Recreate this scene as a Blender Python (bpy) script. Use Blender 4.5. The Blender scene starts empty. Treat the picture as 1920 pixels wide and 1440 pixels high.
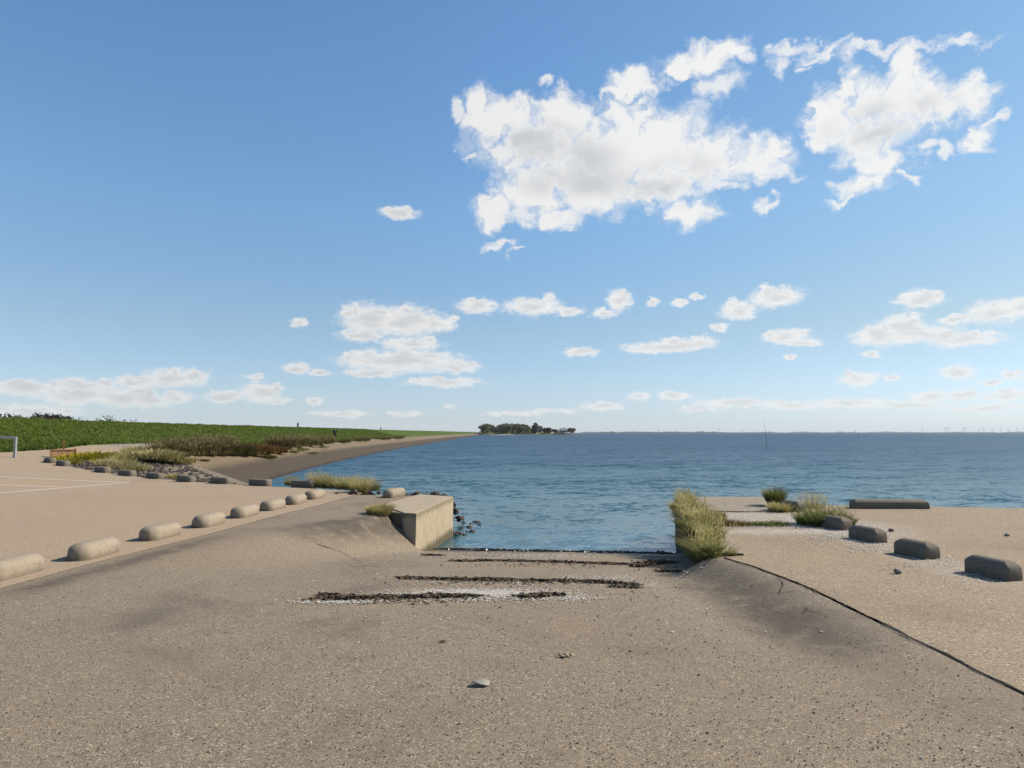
import bpy, bmesh, math, random
import numpy as np
from mathutils import Vector, Matrix, noise as mn
from mathutils.geometry import delaunay_2d_cdt

random.seed(7); RNG = np.random.default_rng(7)
C = bpy.context.scene.collection
PI = math.pi
H = 1.7                      # eye height above the car park
F = 1280.0                   # focal length in photo pixels (24 mm on 36 mm)
PITCH = math.atan(91 / 1280)
WZ = -0.97                   # water level
cp, sp = math.cos(PITCH), math.sin(PITCH)

# ------------------------------------------------------------------ helpers
def ray(px, py):
    a, b = (px - 960) / F, (720 - py) / F
    return Vector((a, cp - b * sp, sp + b * cp))

def hit(px, py, f=0.0):
    """where the sight line through a photo point meets z = f(x, y)"""
    d = ray(px, py); g = f if callable(f) else (lambda x, y: f)
    t0, t = 0.0, 1.0
    while t < 20000:
        if H + d.z * t - g(d.x * t, d.y * t) < 0:
            break
        t0, t = t, t * 1.03
    for _ in range(40):
        m = (t0 + t) / 2
        if H + d.z * m - g(d.x * m, d.y * m) < 0: t = m
        else: t0 = m
    return Vector((d.x * t, d.y * t, g(d.x * t, d.y * t)))

def sm(a, b, x):
    t = min(1, max(0, (x - a) / (b - a))); return t * t * (3 - 2 * t)
def lerp(a, b, t): return a + (b - a) * t
def interp(x, xs, ys): return float(np.interp(x, xs, ys))

def fbm(x, y, z=0.0, o=4):
    return mn.fractal(Vector((x, y, z)), 1.0, 2.0, o, noise_basis='PERLIN_ORIGINAL')

class MB:
    """collects faces and links them as ONE mesh object"""
    def __init__(s): s.v = []; s.f = []; s.t = []
    def quad(s, a, b, c, d, t=None):
        n = len(s.v); s.v += [tuple(a), tuple(b), tuple(c), tuple(d)]; s.f.append((n, n+1, n+2, n+3))
        if t: s.t += list(t)
    def tri(s, a, b, c, t=None):
        n = len(s.v); s.v += [tuple(a), tuple(b), tuple(c)]; s.f.append((n, n+1, n+2))
        if t: s.t += list(t)
    def box(s, c, sx, sy, sz, rot=0.0):
        n = len(s.v); R = Matrix.Rotation(rot, 3, 'Z')
        for dz in (-1, 1):
            for dx, dy in ((-1,-1),(1,-1),(1,1),(-1,1)):
                p = R @ Vector((dx*sx/2, dy*sy/2, dz*sz/2)) + Vector(c); s.v.append(tuple(p))
        s.f += [(n,n+3,n+2,n+1),(n+4,n+5,n+6,n+7)] + [(n+i,n+(i+1)%4,n+4+(i+1)%4,n+4+i) for i in range(4)]
    def tube(s, pts, rad, k=8, caps=True):
        pts = [Vector(p) for p in pts]; n0 = len(s.v)
        for i, p in enumerate(pts):
            d = (pts[min(i+1, len(pts)-1)] - pts[max(i-1, 0)]).normalized()
            up = Vector((0,0,1)) if abs(d.z) < .9 else Vector((1,0,0))
            a = d.cross(up).normalized(); b = d.cross(a)
            r = rad[i] if isinstance(rad, (list, tuple)) else rad
            for j in range(k):
                q = 2*PI*j/k; s.v.append(tuple(p + a*math.cos(q)*r + b*math.sin(q)*r))
        for i in range(len(pts)-1):
            for j in range(k):
                s.f.append((n0+i*k+j, n0+i*k+(j+1)%k, n0+(i+1)*k+(j+1)%k, n0+(i+1)*k+j))
        if caps:
            s.f.append(tuple(n0+j for j in range(k))[::-1]); s.f.append(tuple(n0+(len(pts)-1)*k+j for j in range(k)))
    def grid(s, P):
        n0 = len(s.v); nr = len(P); nc = len(P[0])
        for r in P: s.v += [tuple(p) for p in r]
        for i in range(nr-1):
            for j in range(nc-1):
                s.f.append((n0+i*nc+j, n0+i*nc+j+1, n0+(i+1)*nc+j+1, n0+(i+1)*nc+j))
    def blob(s, c, r, seed=0, seg=8, rings=5, rough=.25, rot=0):
        n0 = len(s.v); R = Matrix.Rotation(rot, 3, 'Z'); c = Vector(c)
        def pt(th, ph):
            d = Vector((math.sin(th)*math.cos(ph), math.sin(th)*math.sin(ph), math.cos(th)))
            k = 1 + rough * mn.noise(d*1.4 + Vector((seed*3.1, seed*1.7, seed)))*1.6
            return c + R @ Vector((d.x*r[0]*k, d.y*r[1]*k, d.z*r[2]*k))
        s.v.append(tuple(pt(0, 0)))
        for i in range(1, rings):
            for j in range(seg): s.v.append(tuple(pt(PI*i/rings, 2*PI*j/seg)))
        s.v.append(tuple(pt(PI, 0))); last = len(s.v)-1
        for j in range(seg):
            s.f.append((n0, n0+1+j, n0+1+(j+1)%seg))
            b = n0+1+(rings-2)*seg; s.f.append((last, b+(j+1)%seg, b+j))
        for i in range(rings-2):
            for j in range(seg):
                a = n0+1+i*seg; s.f.append((a+j, a+seg+j, a+seg+(j+1)%seg, a+(j+1)%seg))
    def mesh(s, name, m, smooth=False):
        me = bpy.data.meshes.new(name); me.from_pydata(s.v, [], s.f)
        if m: me.materials.append(m)
        if s.t and len(s.t) == len(s.v):
            at = me.attributes.new('tip', 'FLOAT', 'POINT'); at.data.foreach_set('value', s.t)
        if smooth: me.polygons.foreach_set('use_smooth', [True]*len(me.polygons))
        me.update(); return me
    def build(s, name, m, parent=None, smooth=False, loc=None):
        o = bpy.data.objects.new(name, s.mesh(name, m, smooth)); C.objects.link(o)
        if parent: o.parent = parent
        if loc is not None: o.location = loc
        return o

def tag(o, label, cat, group=None, kind=None):
    o['label'] = label
    if kind: o['kind'] = kind
    o['category'] = cat
    if group: o['group'] = group
    return o
def struct(o, label=None):
    o['kind'] = 'structure'
    if label: o['label'] = label
    return o
def stuff(o, label, cat):
    o['kind'] = 'stuff'; o['label'] = label; o['category'] = cat; return o
def empty(name, loc, rz=0):
    o = bpy.data.objects.new(name, None); C.objects.link(o); o.location = loc; o.rotation_euler = (0,0,rz); o.empty_display_size = .2; return o
def attr(o, name, vals):
    a = o.data.attributes.new(name, 'FLOAT', 'POINT'); a.data.foreach_set('value', [float(v) for v in vals])

# ------------------------------------------------------------------ node helper
class NT:
    def __init__(s, tree): s.t = tree; s.n = tree.nodes; s.l = tree.links
    def add(s, typ, **kw):
        n = s.n.new(typ)
        for k, v in kw.items(): setattr(n, k, v)
        return n
    def put(s, sock, val):
        if hasattr(val, 'is_output') : s.l.new(val, sock)
        else: sock.default_value = val
    def math(s, op, a, b=None, c=None, clamp=False):
        n = s.n.new('ShaderNodeMath'); n.operation = op; n.use_clamp = clamp
        s.put(n.inputs[0], a)
        if b is not None: s.put(n.inputs[1], b)
        if c is not None: s.put(n.inputs[2], c)
        return n.outputs[0]
    def vmath(s, op, a, b=None, c=None):
        n = s.n.new('ShaderNodeVectorMath'); n.operation = op
        s.put(n.inputs[0], a)
        if b is not None: s.put(n.inputs[1], b)
        if c is not None: s.put(n.inputs[2], c)
        return n.outputs['Value'] if op in ('LENGTH', 'DOT_PRODUCT', 'DISTANCE') else n.outputs['Vector']
    def mix(s, f, a, b, mode='MIX'):
        n = s.n.new('ShaderNodeMix'); n.data_type = 'RGBA'; n.blend_type = mode
        s.put(n.inputs[0], f); s.put(n.inputs[6], a); s.put(n.inputs[7], b); return n.outputs[2]
    def smooth(s, x, lo, hi, a=0.0, b=1.0):
        n = s.n.new('ShaderNodeMapRange'); n.interpolation_type = 'SMOOTHSTEP'
        s.put(n.inputs[0], x); s.put(n.inputs[1], lo); s.put(n.inputs[2], hi); s.put(n.inputs[3], a); s.put(n.inputs[4], b); return n.outputs[0]
    def noise(s, vec, scale, detail=4, rough=.55, dist=0.0, out='Fac'):
        n = s.n.new('ShaderNodeTexNoise'); s.put(n.inputs['Vector'], vec); n.inputs['Scale'].default_value = scale
        n.inputs['Detail'].default_value = detail; n.inputs['Roughness'].default_value = rough; n.inputs['Distortion'].default_value = dist
        return n.outputs[out]
    def voro(s, vec, scale, out='Color', feature='F1'):
        n = s.n.new('ShaderNodeTexVoronoi'); n.feature = feature; s.put(n.inputs['Vector'], vec); n.inputs['Scale'].default_value = scale
        return n.outputs[out]
    def ramp(s, f, stops):
        n = s.n.new('ShaderNodeValToRGB'); e = n.color_ramp.elements
        while len(e) < len(stops): e.new(.5)
        for k, (p, c) in enumerate(stops): e[k].position = p; e[k].color = (*[x*ALB for x in c], 1)
        s.put(n.inputs[0], f); return n.outputs[0]
    def bump(s, h, strength, dist, normal=None):
        n = s.n.new('ShaderNodeBump'); n.inputs['Strength'].default_value = strength; n.inputs['Distance'].default_value = dist
        s.put(n.inputs['Height'], h)
        if normal is not None: s.put(n.inputs['Normal'], normal)
        return n.outputs[0]
ALB = .70                    # all ground and object colours are scaled to real-world albedo
def rgb(*c): return (*[x*ALB for x in c], 1.0)

def mat(name):
    m = bpy.data.materials.new(name); m.use_nodes = True
    nt = NT(m.node_tree); b = m.node_tree.nodes['Principled BSDF']
    geo = nt.add('ShaderNodeTexCoord').outputs['Object']
    return m, nt, b, geo

def simple(name, col, rough=.8, metal=0.0, var=.25, scale=6, bump=.0, spec=.3):
    m, nt, b, g = mat(name)
    n = nt.noise(g, scale, 6, .6)
    c = nt.mix(nt.smooth(n, .3, .7), rgb(*[x*(1-var) for x in col]), rgb(*[min(1, x*(1+var)) for x in col]))
    nt.put(b.inputs['Base Color'], c); b.inputs['Roughness'].default_value = rough; b.inputs['Metallic'].default_value = metal
    b.inputs['Specular IOR Level'].default_value = spec
    if bump: nt.put(b.inputs['Normal'], nt.bump(nt.noise(g, scale*6, 5, .6), .6, bump))
    return m

def blade_mat(name, base, mid, tip, var=.35, trans=.35):
    m, nt, b, g = mat(name)
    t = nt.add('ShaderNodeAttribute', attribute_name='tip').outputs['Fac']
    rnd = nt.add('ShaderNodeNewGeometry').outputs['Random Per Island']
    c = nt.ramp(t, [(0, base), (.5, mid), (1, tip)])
    c = nt.mix(nt.math('MULTIPLY', rnd, var), c, rgb(*[x*1.7+.04 for x in tip]))
    c = nt.mix(nt.smooth(nt.math('FRACT', nt.math('MULTIPLY', rnd, 17.3)), .55, 1, 0, .6), c, rgb(*[x*.45 for x in base]))
    nt.put(b.inputs['Base Color'], c); b.inputs['Roughness'].default_value = .65; b.inputs['Specular IOR Level'].default_value = .25
    tr = nt.add('ShaderNodeBsdfTranslucent'); nt.put(tr.inputs['Color'], c)
    mx = nt.add('ShaderNodeMixShader'); mx.inputs[0].default_value = trans
    nt.l.new(b.outputs[0], mx.inputs[1]); nt.l.new(tr.outputs[0], mx.inputs[2])
    nt.l.new(mx.outputs[0], m.node_tree.nodes['Material Output'].inputs['Surface'])
    return m

# ------------------------------------------------------------------ lay of the land
TH = math.radians(7.0); ct, st = math.cos(TH), math.sin(TH)      # the ramp runs 7 degrees right of ahead
def uv2(u, v): return (v*ct + u*st, u*ct - v*st)
def to_uv(x, y): return (y*ct + x*st, x*ct - y*st)
SEAM_V = -6.5
def wall_v(u): return interp(u, [9.9, 17.75], [1.68, 1.95])
def crack_v(u): return interp(u, [-10, 0, 4.77, 6.6, 8.1, 9.1, 9.75], [3.75, 3.28, 2.78, 2.52, 2.28, 1.98, 1.70])
def zp(x, y=0):                                                   # car park, rising to the dike on the left
    t = max(0, -x - 12); return .066 * t*t/(t+3)
def floor_u(u):
    a = .021
    if u < 5: return 0.0
    if u < 11: return -a*(u-5)**2/2
    return -18*a - 6*a*(u-11)
def z_ramp(x, y):
    u, v = to_uv(x, y)
    zf = floor_u(u)
    crest = interp(u, [5, 8, 11, 13, 14.3], [-6.35, -6.2, -5.6, -4.78, -4.52]); toe = interp(u, [5, 8, 11, 13.9, 14.5], [-4.2, -4.1, -3.9, -3.42, -3.86])
    wl = sm(crest, toe, v)
    if u > 14.05 and v < -3.9: wl = min(wl, .35)
    k = sm(4, 9, u)
    rt = crack_v(min(u, 9.75)); wr = 1 - sm(rt - lerp(1.6, .75, k), rt, v) if u < 9.85 else 1.0
    z = zf * wl * wr
    z += .018*fbm(x*.55, y*.55, 3.3, 3)*sm(-6.5, -5.5, v)*(1 - sm(rt-.6, rt, v)*.8)
    z -= .05*sm(1, 0, abs(v - (rt-1.0))/.8)*sm(5, 7, u)*(1-sm(9, 10.5, u))
    if v < -3.0 and u > 17.0: z = lerp(z, min(z, -1.5), sm(17.0, 17.5, u)*sm(-4.75, -4.6, v))
    if v < -3.8 and u > 18.5: z = min(z, 0) - (u-18.5)*.95
    return z
SH_Y = [-60, 20, 30, 38, 55, 85, 120, 163, 240, 342, 500, 683, 1300]
SH_X = [-6, -11.4, -12.6, -13.6, -15.5, -17.4, -19.0, -20.3, -22.4, -24.5, -28.2, -32, -44]
def xw(y): return sum(interp(y + d, SH_Y, SH_X) for d in (-9, -5, 0, 5, 9))/5
def toe_e(y): return lerp(13.6, 10.3, sm(40, 75, y))
def z_track(e, y):
    x = xw(y) - e
    return lerp(zp(x), .60 + .03*(e-8), sm(44, 80, y))
def z_dike(e, y):
    if e < 5: return WZ + e*.284
    if e < 8: return lerp(.45, z_track(8, y), sm(5, 8, e)*.5 + (e-5)/6)
    te = toe_e(y)
    if e < te: return z_track(e, y)
    zc = 2.47
    if e < 18: return lerp(z_track(te, y), zc, (e-te)/(18-te)) + .12*math.sin(PI*(e-te)/(18-te))
    if e < 21: return zc + .12*math.sin(PI*(e-18)/3)
    return max(-.5, zc - (e-21)/3)
def z_land(x, y): return z_dike(xw(y) - x, y)
def on_park(px, py): return hit(px, py, zp)
def on_ramp(px, py): return hit(px, py, z_ramp)

# ------------------------------------------------------------------ materials: ground
def paving(name, tan, dark, contrast, agg, patch=.5, stain_scale=.5, attrs=False):
    m, nt, b, g = mat(name)
    v1 = nt.voro(g, agg, 'Color'); sep = nt.add('ShaderNodeSeparateColor'); nt.put(sep.inputs[0], v1)
    stone = nt.ramp(sep.outputs[0], [(0, [x*.42 for x in tan]), (.22, [x*.62 for x in tan]), (.5, tan), (.78, [tan[0]*1.25, tan[1]*1.22, tan[2]*1.15]), (.93, [tan[0]*1.6, tan[1]*1.65, tan[2]*1.6]), (1, [min(.8, x*2.5) for x in (tan[0], tan[1]*1.08, tan[2]*1.12)])])
    v2 = nt.voro(g, agg*2.3, 'Color'); sep2 = nt.add('ShaderNodeSeparateColor'); nt.put(sep2.inputs[0], v2)
    fine = nt.mix(sep2.outputs[1], rgb(*[x*.6 for x in tan]), rgb(*[x*1.35 for x in tan]))
    base = nt.mix(nt.noise(g, 1.7, 5, .6), rgb(*[x*.86 for x in tan]), rgb(*[x*1.1 for x in tan]))
    c = nt.mix(contrast*.7, base, fine); c = nt.mix(nt.math('MULTIPLY', nt.smooth(nt.noise(g, 9, 4), .2, .6), contrast), c, stone)
    # worn and dirty patches
    p = nt.noise(g, stain_scale, 7, .62, .6); c = nt.mix(nt.math('MULTIPLY', nt.smooth(p, .5, .72), patch), c, rgb(*dark))
    p2 = nt.noise(g, stain_scale*4.3, 6, .65, .3); c = nt.mix(nt.math('MULTIPLY', nt.smooth(p2, .56, .74), patch*.55), c, rgb(*[x*.9 for x in dark]))
    warm = nt.noise(g, .23, 3, .5); c = nt.mix(nt.math('MULTIPLY', nt.smooth(warm, .4, .65), .25), c, rgb(tan[0]*1.15, tan[1]*1.02, tan[2]*.9))
    pits = nt.noise(g, 38, 3, .7); c = nt.mix(nt.math('MULTIPLY', nt.smooth(pits, .58, .75), .45*contrast+.1), c, rgb(*[x*.55 for x in dark]))
    if attrs:
        a = nt.add('ShaderNodeAttribute', attribute_name='tar_and_shade').outputs['Fac']
        a = nt.math('MULTIPLY', a, nt.smooth(nt.noise(g, 3.5, 8, .72), .27, .56))
        c = nt.mix(nt.math('MULTIPLY', a, .82), c, rgb(*[x*.62 for x in dark]))
        w = nt.add('ShaderNodeAttribute', attribute_name='wet').outputs['Fac']
        c = nt.mix(w, c, rgb(.055, .047, .034))
        nt.put(b.inputs['Roughness'], nt.smooth(w, 0, 1, .92, .35))
    else: b.inputs['Roughness'].default_value = .92
    s = nt.add('ShaderNodeAttribute', attribute_name='grit').outputs['Fac']
    sp_ = nt.voro(g, 42, 'Color'); s3 = nt.add('ShaderNodeSeparateColor'); nt.put(s3.inputs[0], sp_)
    gm = nt.math('MULTIPLY', s, nt.smooth(nt.math('ADD', s3.outputs[1], nt.math('MULTIPLY', nt.noise(g, 5, 5), .6)), .55, 1.0))
    c = nt.mix(gm, c, rgb(.55, .52, .47))
    nt.put(b.inputs['Base Color'], c); b.inputs['Specular IOR Level'].default_value = .22
    h = nt.math('ADD', nt.math('MULTIPLY', sep.outputs[0], .5), nt.math('MULTIPLY', nt.voro(g, agg, 'Distance'), -.9))
    h = nt.math('ADD', h, nt.math('MULTIPLY', nt.noise(g, 60, 4, .6), .5))
    n1 = nt.bump(h, .55*contrast + .15, .006)
    nt.put(b.inputs['Normal'], nt.bump(nt.noise(g, 2.2, 5, .6), .35, .03, n1))
    return m

M = {}
M['ramp'] = paving('ramp_asphalt', (.272, .218, .160), (.14, .113, .088), .9, 108, .75, .5, True)
M['park'] = paving('car_park_asphalt', (.392, .298, .207), (.26, .20, .145), .5, 75, .35, .35)
M['quay'] = paving('quay_asphalt', (.345, .266, .184), (.18, .143, .106), .85, 92, .4, .45)
M['bank'] = paving('bank_soil', (.20, .165, .125), (.09, .075, .06), .8, 14, .6, .6)
M['track'] = paving('track_asphalt', (.30, .26, .22), (.2, .17, .145), .3, 50, .3, .3)

def concrete(name, col, stain, streak=.0, bump=.004, algae=False, wet_top=0.0):
    m, nt, b, g = mat(name)
    c = nt.mix(nt.noise(g, 2.3, 7, .65, .4), rgb(*[x*.72 for x in col]), rgb(*[min(.8, x*1.2) for x in col]))
    sp_ = nt.voro(g, 70, 'Color'); s3 = nt.add('ShaderNodeSeparateColor'); nt.put(s3.inputs[0], sp_)
    c = nt.mix(nt.math('MULTIPLY', nt.smooth(s3.outputs[0], .6, 1), .35), c, rgb(*[x*.6 for x in col]))
    c = nt.mix(nt.math('MULTIPLY', nt.smooth(nt.noise(g, 5.5, 7, .7), .52, .72), .65), c, rgb(*stain))
    if streak:
        st_ = nt.vmath('MULTIPLY', g, (9, 9, .7)); c = nt.mix(nt.math('MULTIPLY', nt.smooth(nt.noise(st_, 1, 5, .6), .5, .75), streak), c, rgb(stain[0]*1.1, stain[1]*.95, stain[2]*.7))
    if algae:
        z = nt.add('ShaderNodeSeparateXYZ'); nt.put(z.inputs[0], g)
        zz = nt.math('ADD', z.outputs[2], nt.math('MULTIPLY', nt.noise(nt.vmath('MULTIPLY', g, (7, 7, 1.2)), 1, 6, .65), .34))
        nz = nt.add('ShaderNodeSeparateXYZ'); nt.put(nz.inputs[0], nt.add('ShaderNodeNewGeometry').outputs['True Normal']); side = nt.smooth(nz.outputs[2], .3, .9, 1, 0)
        c = nt.mix(nt.math('MULTIPLY', nt.math('MULTIPLY', nt.smooth(zz, .02, .16), side), .6), c, rgb(.12, .105, .05))      # lichen under the top edge
        c = nt.mix(nt.math('MULTIPLY', nt.smooth(zz, -.70 + wet_top, -.52 + wet_top, 1, 0), .88), c, rgb(.075, .062, .03))  # tide mark
    if not algae:
        zs = nt.add('ShaderNodeSeparateXYZ'); nt.put(zs.inputs[0], g); zd = nt.math('ADD', zs.outputs[2], nt.math('MULTIPLY', nt.noise(g, 11, 5, .65), -.10))
        c = nt.mix(nt.smooth(zd, -.045, .05, .75, 0), c, rgb(.15, .12, .088))       # dirt splashed round the foot
        li = nt.noise(g, 17, 6, .72); c = nt.mix(nt.math('MULTIPLY', nt.smooth(li, .60, .70), .5), c, rgb(.40, .37, .29)); c = nt.mix(nt.math('MULTIPLY', nt.smooth(nt.noise(g, 23, 5, .7), .62, .72), .6), c, rgb(.085, .075, .055))
    nt.put(b.inputs['Base Color'], c); b.inputs['Roughness'].default_value = .9; b.inputs['Specular IOR Level'].default_value = .25
    h = nt.math('ADD', nt.noise(g, 30, 6, .7), nt.math('MULTIPLY', nt.voro(g, 55, 'Distance'), .5))
    nt.put(b.inputs['Normal'], nt.bump(h, .6, bump))
    return m
M['block'] = concrete('weathered_concrete', (.36, .298, .22), (.17, .142, .105))
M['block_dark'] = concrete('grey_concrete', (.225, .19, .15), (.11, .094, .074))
M['abut'] = concrete('cast_concrete', (.46, .38, .27), (.26, .21, .13), .45, .005, True)
M['wall'] = concrete('weedy_concrete', (.34, .285, .215), (.13, .108, .078), .3, .006, True, .5)
M['slab'] = concrete('cast_slab', (.36, .31, .25), (.18, .155, .125), .2, .006)
M['paint'] = simple('road_paint', (.74, .71, .66), .6, var=.12, scale=20)
M['crack'] = simple('dark_joint', (.05, .04, .032), .95, var=.5, scale=30)
M['weed'] = simple('dry_seaweed', (.125, .09, .056), .85, var=.6, scale=25)
M['algae'] = simple('wet_seaweed', (.024, .02, .011), .35, var=.6, scale=18, spec=.5)
M['shell'] = simple('bleached_shell', (.56, .51, .44), .6, var=.2, scale=40)
M['chip'] = simple('stone_chip', (.36, .31, .25), .85, var=.5, scale=9)
M['rock'] = simple('basalt', (.105, .088, .078), .85, var=.5, scale=4, bump=.02)
M['rock_pale'] = simple('pale_stone', (.34, .31, .27), .85, var=.3, scale=5, bump=.02)
M['steel'] = simple('galvanised_steel', (.50, .51, .52), .45, .6, .15, 9)
M['rust'] = simple('rusty_steel', (.42, .17, .06), .85, .1, .45, 9, .004)
M['rust_pale'] = simple('faded_rusty_paint', (.55, .33, .18), .8, .0, .4, 5, .003)
M['white'] = simple('white_paint', (.8, .8, .78), .5, var=.06)
M['dark'] = simple('dark_paint', (.02, .02, .022), .5, var=.2)
M['cloth_blue'] = simple('navy_cloth', (.012, .02, .04), .9, var=.25, scale=15)
M['cloth_black'] = simple('black_cloth', (.012, .012, .014), .9, var=.25, scale=15)
M['skin'] = simple('skin', (.45, .28, .21), .6, var=.08)
M['hair'] = simple('brown_hair', (.05, .035, .025), .7, var=.3)
M['wood'] = simple('weathered_wood', (.09, .075, .06), .9, var=.4, scale=8)
M['bark'] = simple('bark', (.06, .05, .042), .95, var=.4, scale=3)
M['pole'] = simple('withy_bark', (.11, .10, .10), .9, var=.3, scale=3)
M['roof'] = simple('pale_roof', (.33, .33, .33), .6, var=.1, scale=1)
M['brick'] = simple('farm_wall', (.3, .24, .2), .9, var=.2, scale=1)
M['grass_a'] = blade_mat('marram_green', (.07, .095, .018), (.18, .20, .042), (.40, .36, .13))
M['grass_y'] = blade_mat('marram_straw', (.13, .125, .03), (.34, .30, .085), (.58, .49, .22), .45)
M['grass_g'] = blade_mat('fresh_green', (.05, .085, .014), (.10, .16, .026), (.24, .24, .07), .25)
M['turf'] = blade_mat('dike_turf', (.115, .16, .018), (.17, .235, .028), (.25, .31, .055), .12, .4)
M['verge'] = blade_mat('verge_turf', (.06, .11, .012), (.09, .16, .018), (.15, .20, .03), .15, .4)
M['dry'] = blade_mat('dry_grass', (.22, .19, .075), (.42, .36, .15), (.56, .48, .24), .4)
M['flower'] = blade_mat('yellow_bloom', (.12, .13, .02), (.30, .27, .02), (.52, .42, .01), .2)
M['scrub_brown'] = blade_mat('brown_stalks', (.10, .088, .028), (.165, .138, .045), (.22, .175, .072), .35)
M['scrub_red'] = blade_mat('rust_red_leaves', (.12, .095, .024), (.20, .125, .028), (.26, .115, .04), .2)
M['scrub_olive'] = blade_mat('olive_leaves', (.07, .075, .02), (.12, .115, .03), (.19, .155, .05), .2)
M['leaf'] = blade_mat('tree_leaves', (.045, .055, .018), (.075, .085, .028), (.12, .125, .04), .12, .25)
M['leaf_dark'] = blade_mat('autumn_leaves', (.03, .024, .018), (.05, .04, .028), (.07, .055, .038), .1, .2)
M['leaf_grey'] = blade_mat('grey_leaves', (.03, .036, .03), (.05, .055, .045), (.08, .085, .07), .1, .25)

# revetment: sand-coloured asphalt with a dark wet foot
m, nt, b, g = mat('revetment_asphalt'); M['revet'] = m
zc = nt.add('ShaderNodeAttribute', attribute_name='lev').outputs['Fac']
lay = nt.vmath('MULTIPLY', g, (1.3, .08, 4.0))
c = nt.mix(nt.noise(lay, 1.2, 6, .6), rgb(.155, .115, .07), rgb(.26, .195, .122))
c = nt.mix(nt.math('MULTIPLY', nt.smooth(nt.noise(g, .5, 6, .6), .48, .7), .5), c, rgb(.26, .21, .15))
c = nt.mix(nt.math('MULTIPLY', nt.smooth(nt.noise(g, 14, 5, .7), .5, .75), .5), c, rgb(.2, .165, .115))
zz = nt.math('ADD', zc, nt.math('MULTIPLY', nt.noise(nt.vmath('MULTIPLY', g, (1, .25, 1)), .9, 6, .6), .22))
c = nt.mix(nt.smooth(zz, -.26, .12, .92, 0), c, rgb(.075, .057, .040))
c = nt.mix(nt.smooth(zz, -.84, -.7, .85, 0), c, rgb(.045, .036, .026))
nt.put(b.inputs['Base Color'], c); b.inputs['Roughness'].default_value = .9; b.inputs['Specular IOR Level'].default_value = .2
nt.put(b.inputs['Normal'], nt.bump(nt.noise(g, 7, 6, .65), .6, .05))

m, nt, b, g = mat('dike_ground'); M['dike'] = m
c = nt.mix(nt.noise(g, .35, 7, .65), rgb(.062, .098, .015), rgb(.105, .152, .03))
c = nt.mix(nt.math('MULTIPLY', nt.smooth(nt.noise(g, 1.6, 6, .65), .45, .7), .5), c, rgb(.10, .15, .03))
c = nt.mix(nt.math('MULTIPLY', nt.smooth(nt.noise(g, 4.5, 4, .7), .55, .7), .6), c, rgb(.022, .05, .008))
nt.put(b.inputs['Base Color'], c); b.inputs['Roughness'].default_value = .9; b.inputs['Specular IOR Level'].default_value = .1
nt.put(b.inputs['Normal'], nt.bump(nt.noise(g, 3, 6, .7), .9, .25))

# water
m, nt, b, g = mat('sea_water'); M['water'] = m
w = nt.vmath('MULTIPLY', g, (1, 1, 0))
rot = nt.add('ShaderNodeVectorRotate', rotation_type='Z_AXIS'); nt.put(rot.inputs['Vector'], w); rot.inputs['Angle'].default_value = math.radians(-14)
wr = rot.outputs[0]
calm = nt.add('ShaderNodeAttribute', attribute_name='calm').outputs['Fac']
amp = nt.smooth(calm, 0, 1, 1.0, .22)
sl = None
for sc3, kk, det in (((.035, .11, 1), .16, 3), ((.5, .8, 1), .33, 3), ((2.6, 3.8, 1), .46, 4), ((10, 14, 1), .34, 2)):
    q = nt.vmath('SUBTRACT', nt.noise(nt.vmath('MULTIPLY', wr, sc3), 1.0, det, .55, .2, 'Color'), (.5, .5, .5))
    q = nt.vmath('MULTIPLY', q, (kk*1.0, kk*2.1, 0)); sl = q if sl is None else nt.vmath('ADD', sl, q)
sl = nt.vmath('MULTIPLY', sl, (2, 2, 0))
sc_ = nt.add('ShaderNodeVectorMath', operation='SCALE'); nt.put(sc_.inputs[0], sl); nt.put(sc_.inputs['Scale'], amp)
nrm = nt.vmath('NORMALIZE', nt.vmath('ADD', sc_.outputs[0], (0, 0, 1)))
patch = nt.noise(nt.vmath('MULTIPLY', wr, (.02, .09, 1)), 1.0, 5, .6)
shal = nt.add('ShaderNodeAttribute', attribute_name='shallow').outputs['Fac']
c = nt.mix(nt.smooth(patch, .4, .62), rgb(.012, .058, .115), rgb(.020, .078, .14))
c = nt.mix(nt.math('MULTIPLY', shal, .9), c, rgb(.028, .102, .135))
chop = nt.add('ShaderNodeAttribute', attribute_name='chop').outputs['Fac']
nt.put(b.inputs['Base Color'], c); nt.put(b.inputs['Roughness'], nt.smooth(chop, 0, 1, .12, .46)); b.inputs['IOR'].default_value = 1.33
b.inputs['Specular IOR Level'].default_value = .5
nt.put(b.inputs['Normal'], nrm)

# ------------------------------------------------------------------ ground meshes
def cdt(poly, inner, zf, name, m):
    poly = [Vector(p[:2]) for p in poly]; n = len(poly)
    pts = poly + [Vector(p[:2]) for p in inner]
    r = delaunay_2d_cdt(pts, [(i, (i+1) % n) for i in range(n)], [list(range(n))], 1, 1e-4)
    mb = MB(); mb.v = [(p.x, p.y, zf(p.x, p.y)) for p in r[0]]; mb.f = [tuple(f) for f in r[2]]
    o = mb.build(name, m, smooth=True)
    # faces up
    bm = bmesh.new(); bm.from_mesh(o.data)
    for f in bm.faces:
        f.normal_update()
        if f.normal.z < 0: f.normal_flip()
    bm.to_mesh(o.data); bm.free(); return o

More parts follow.
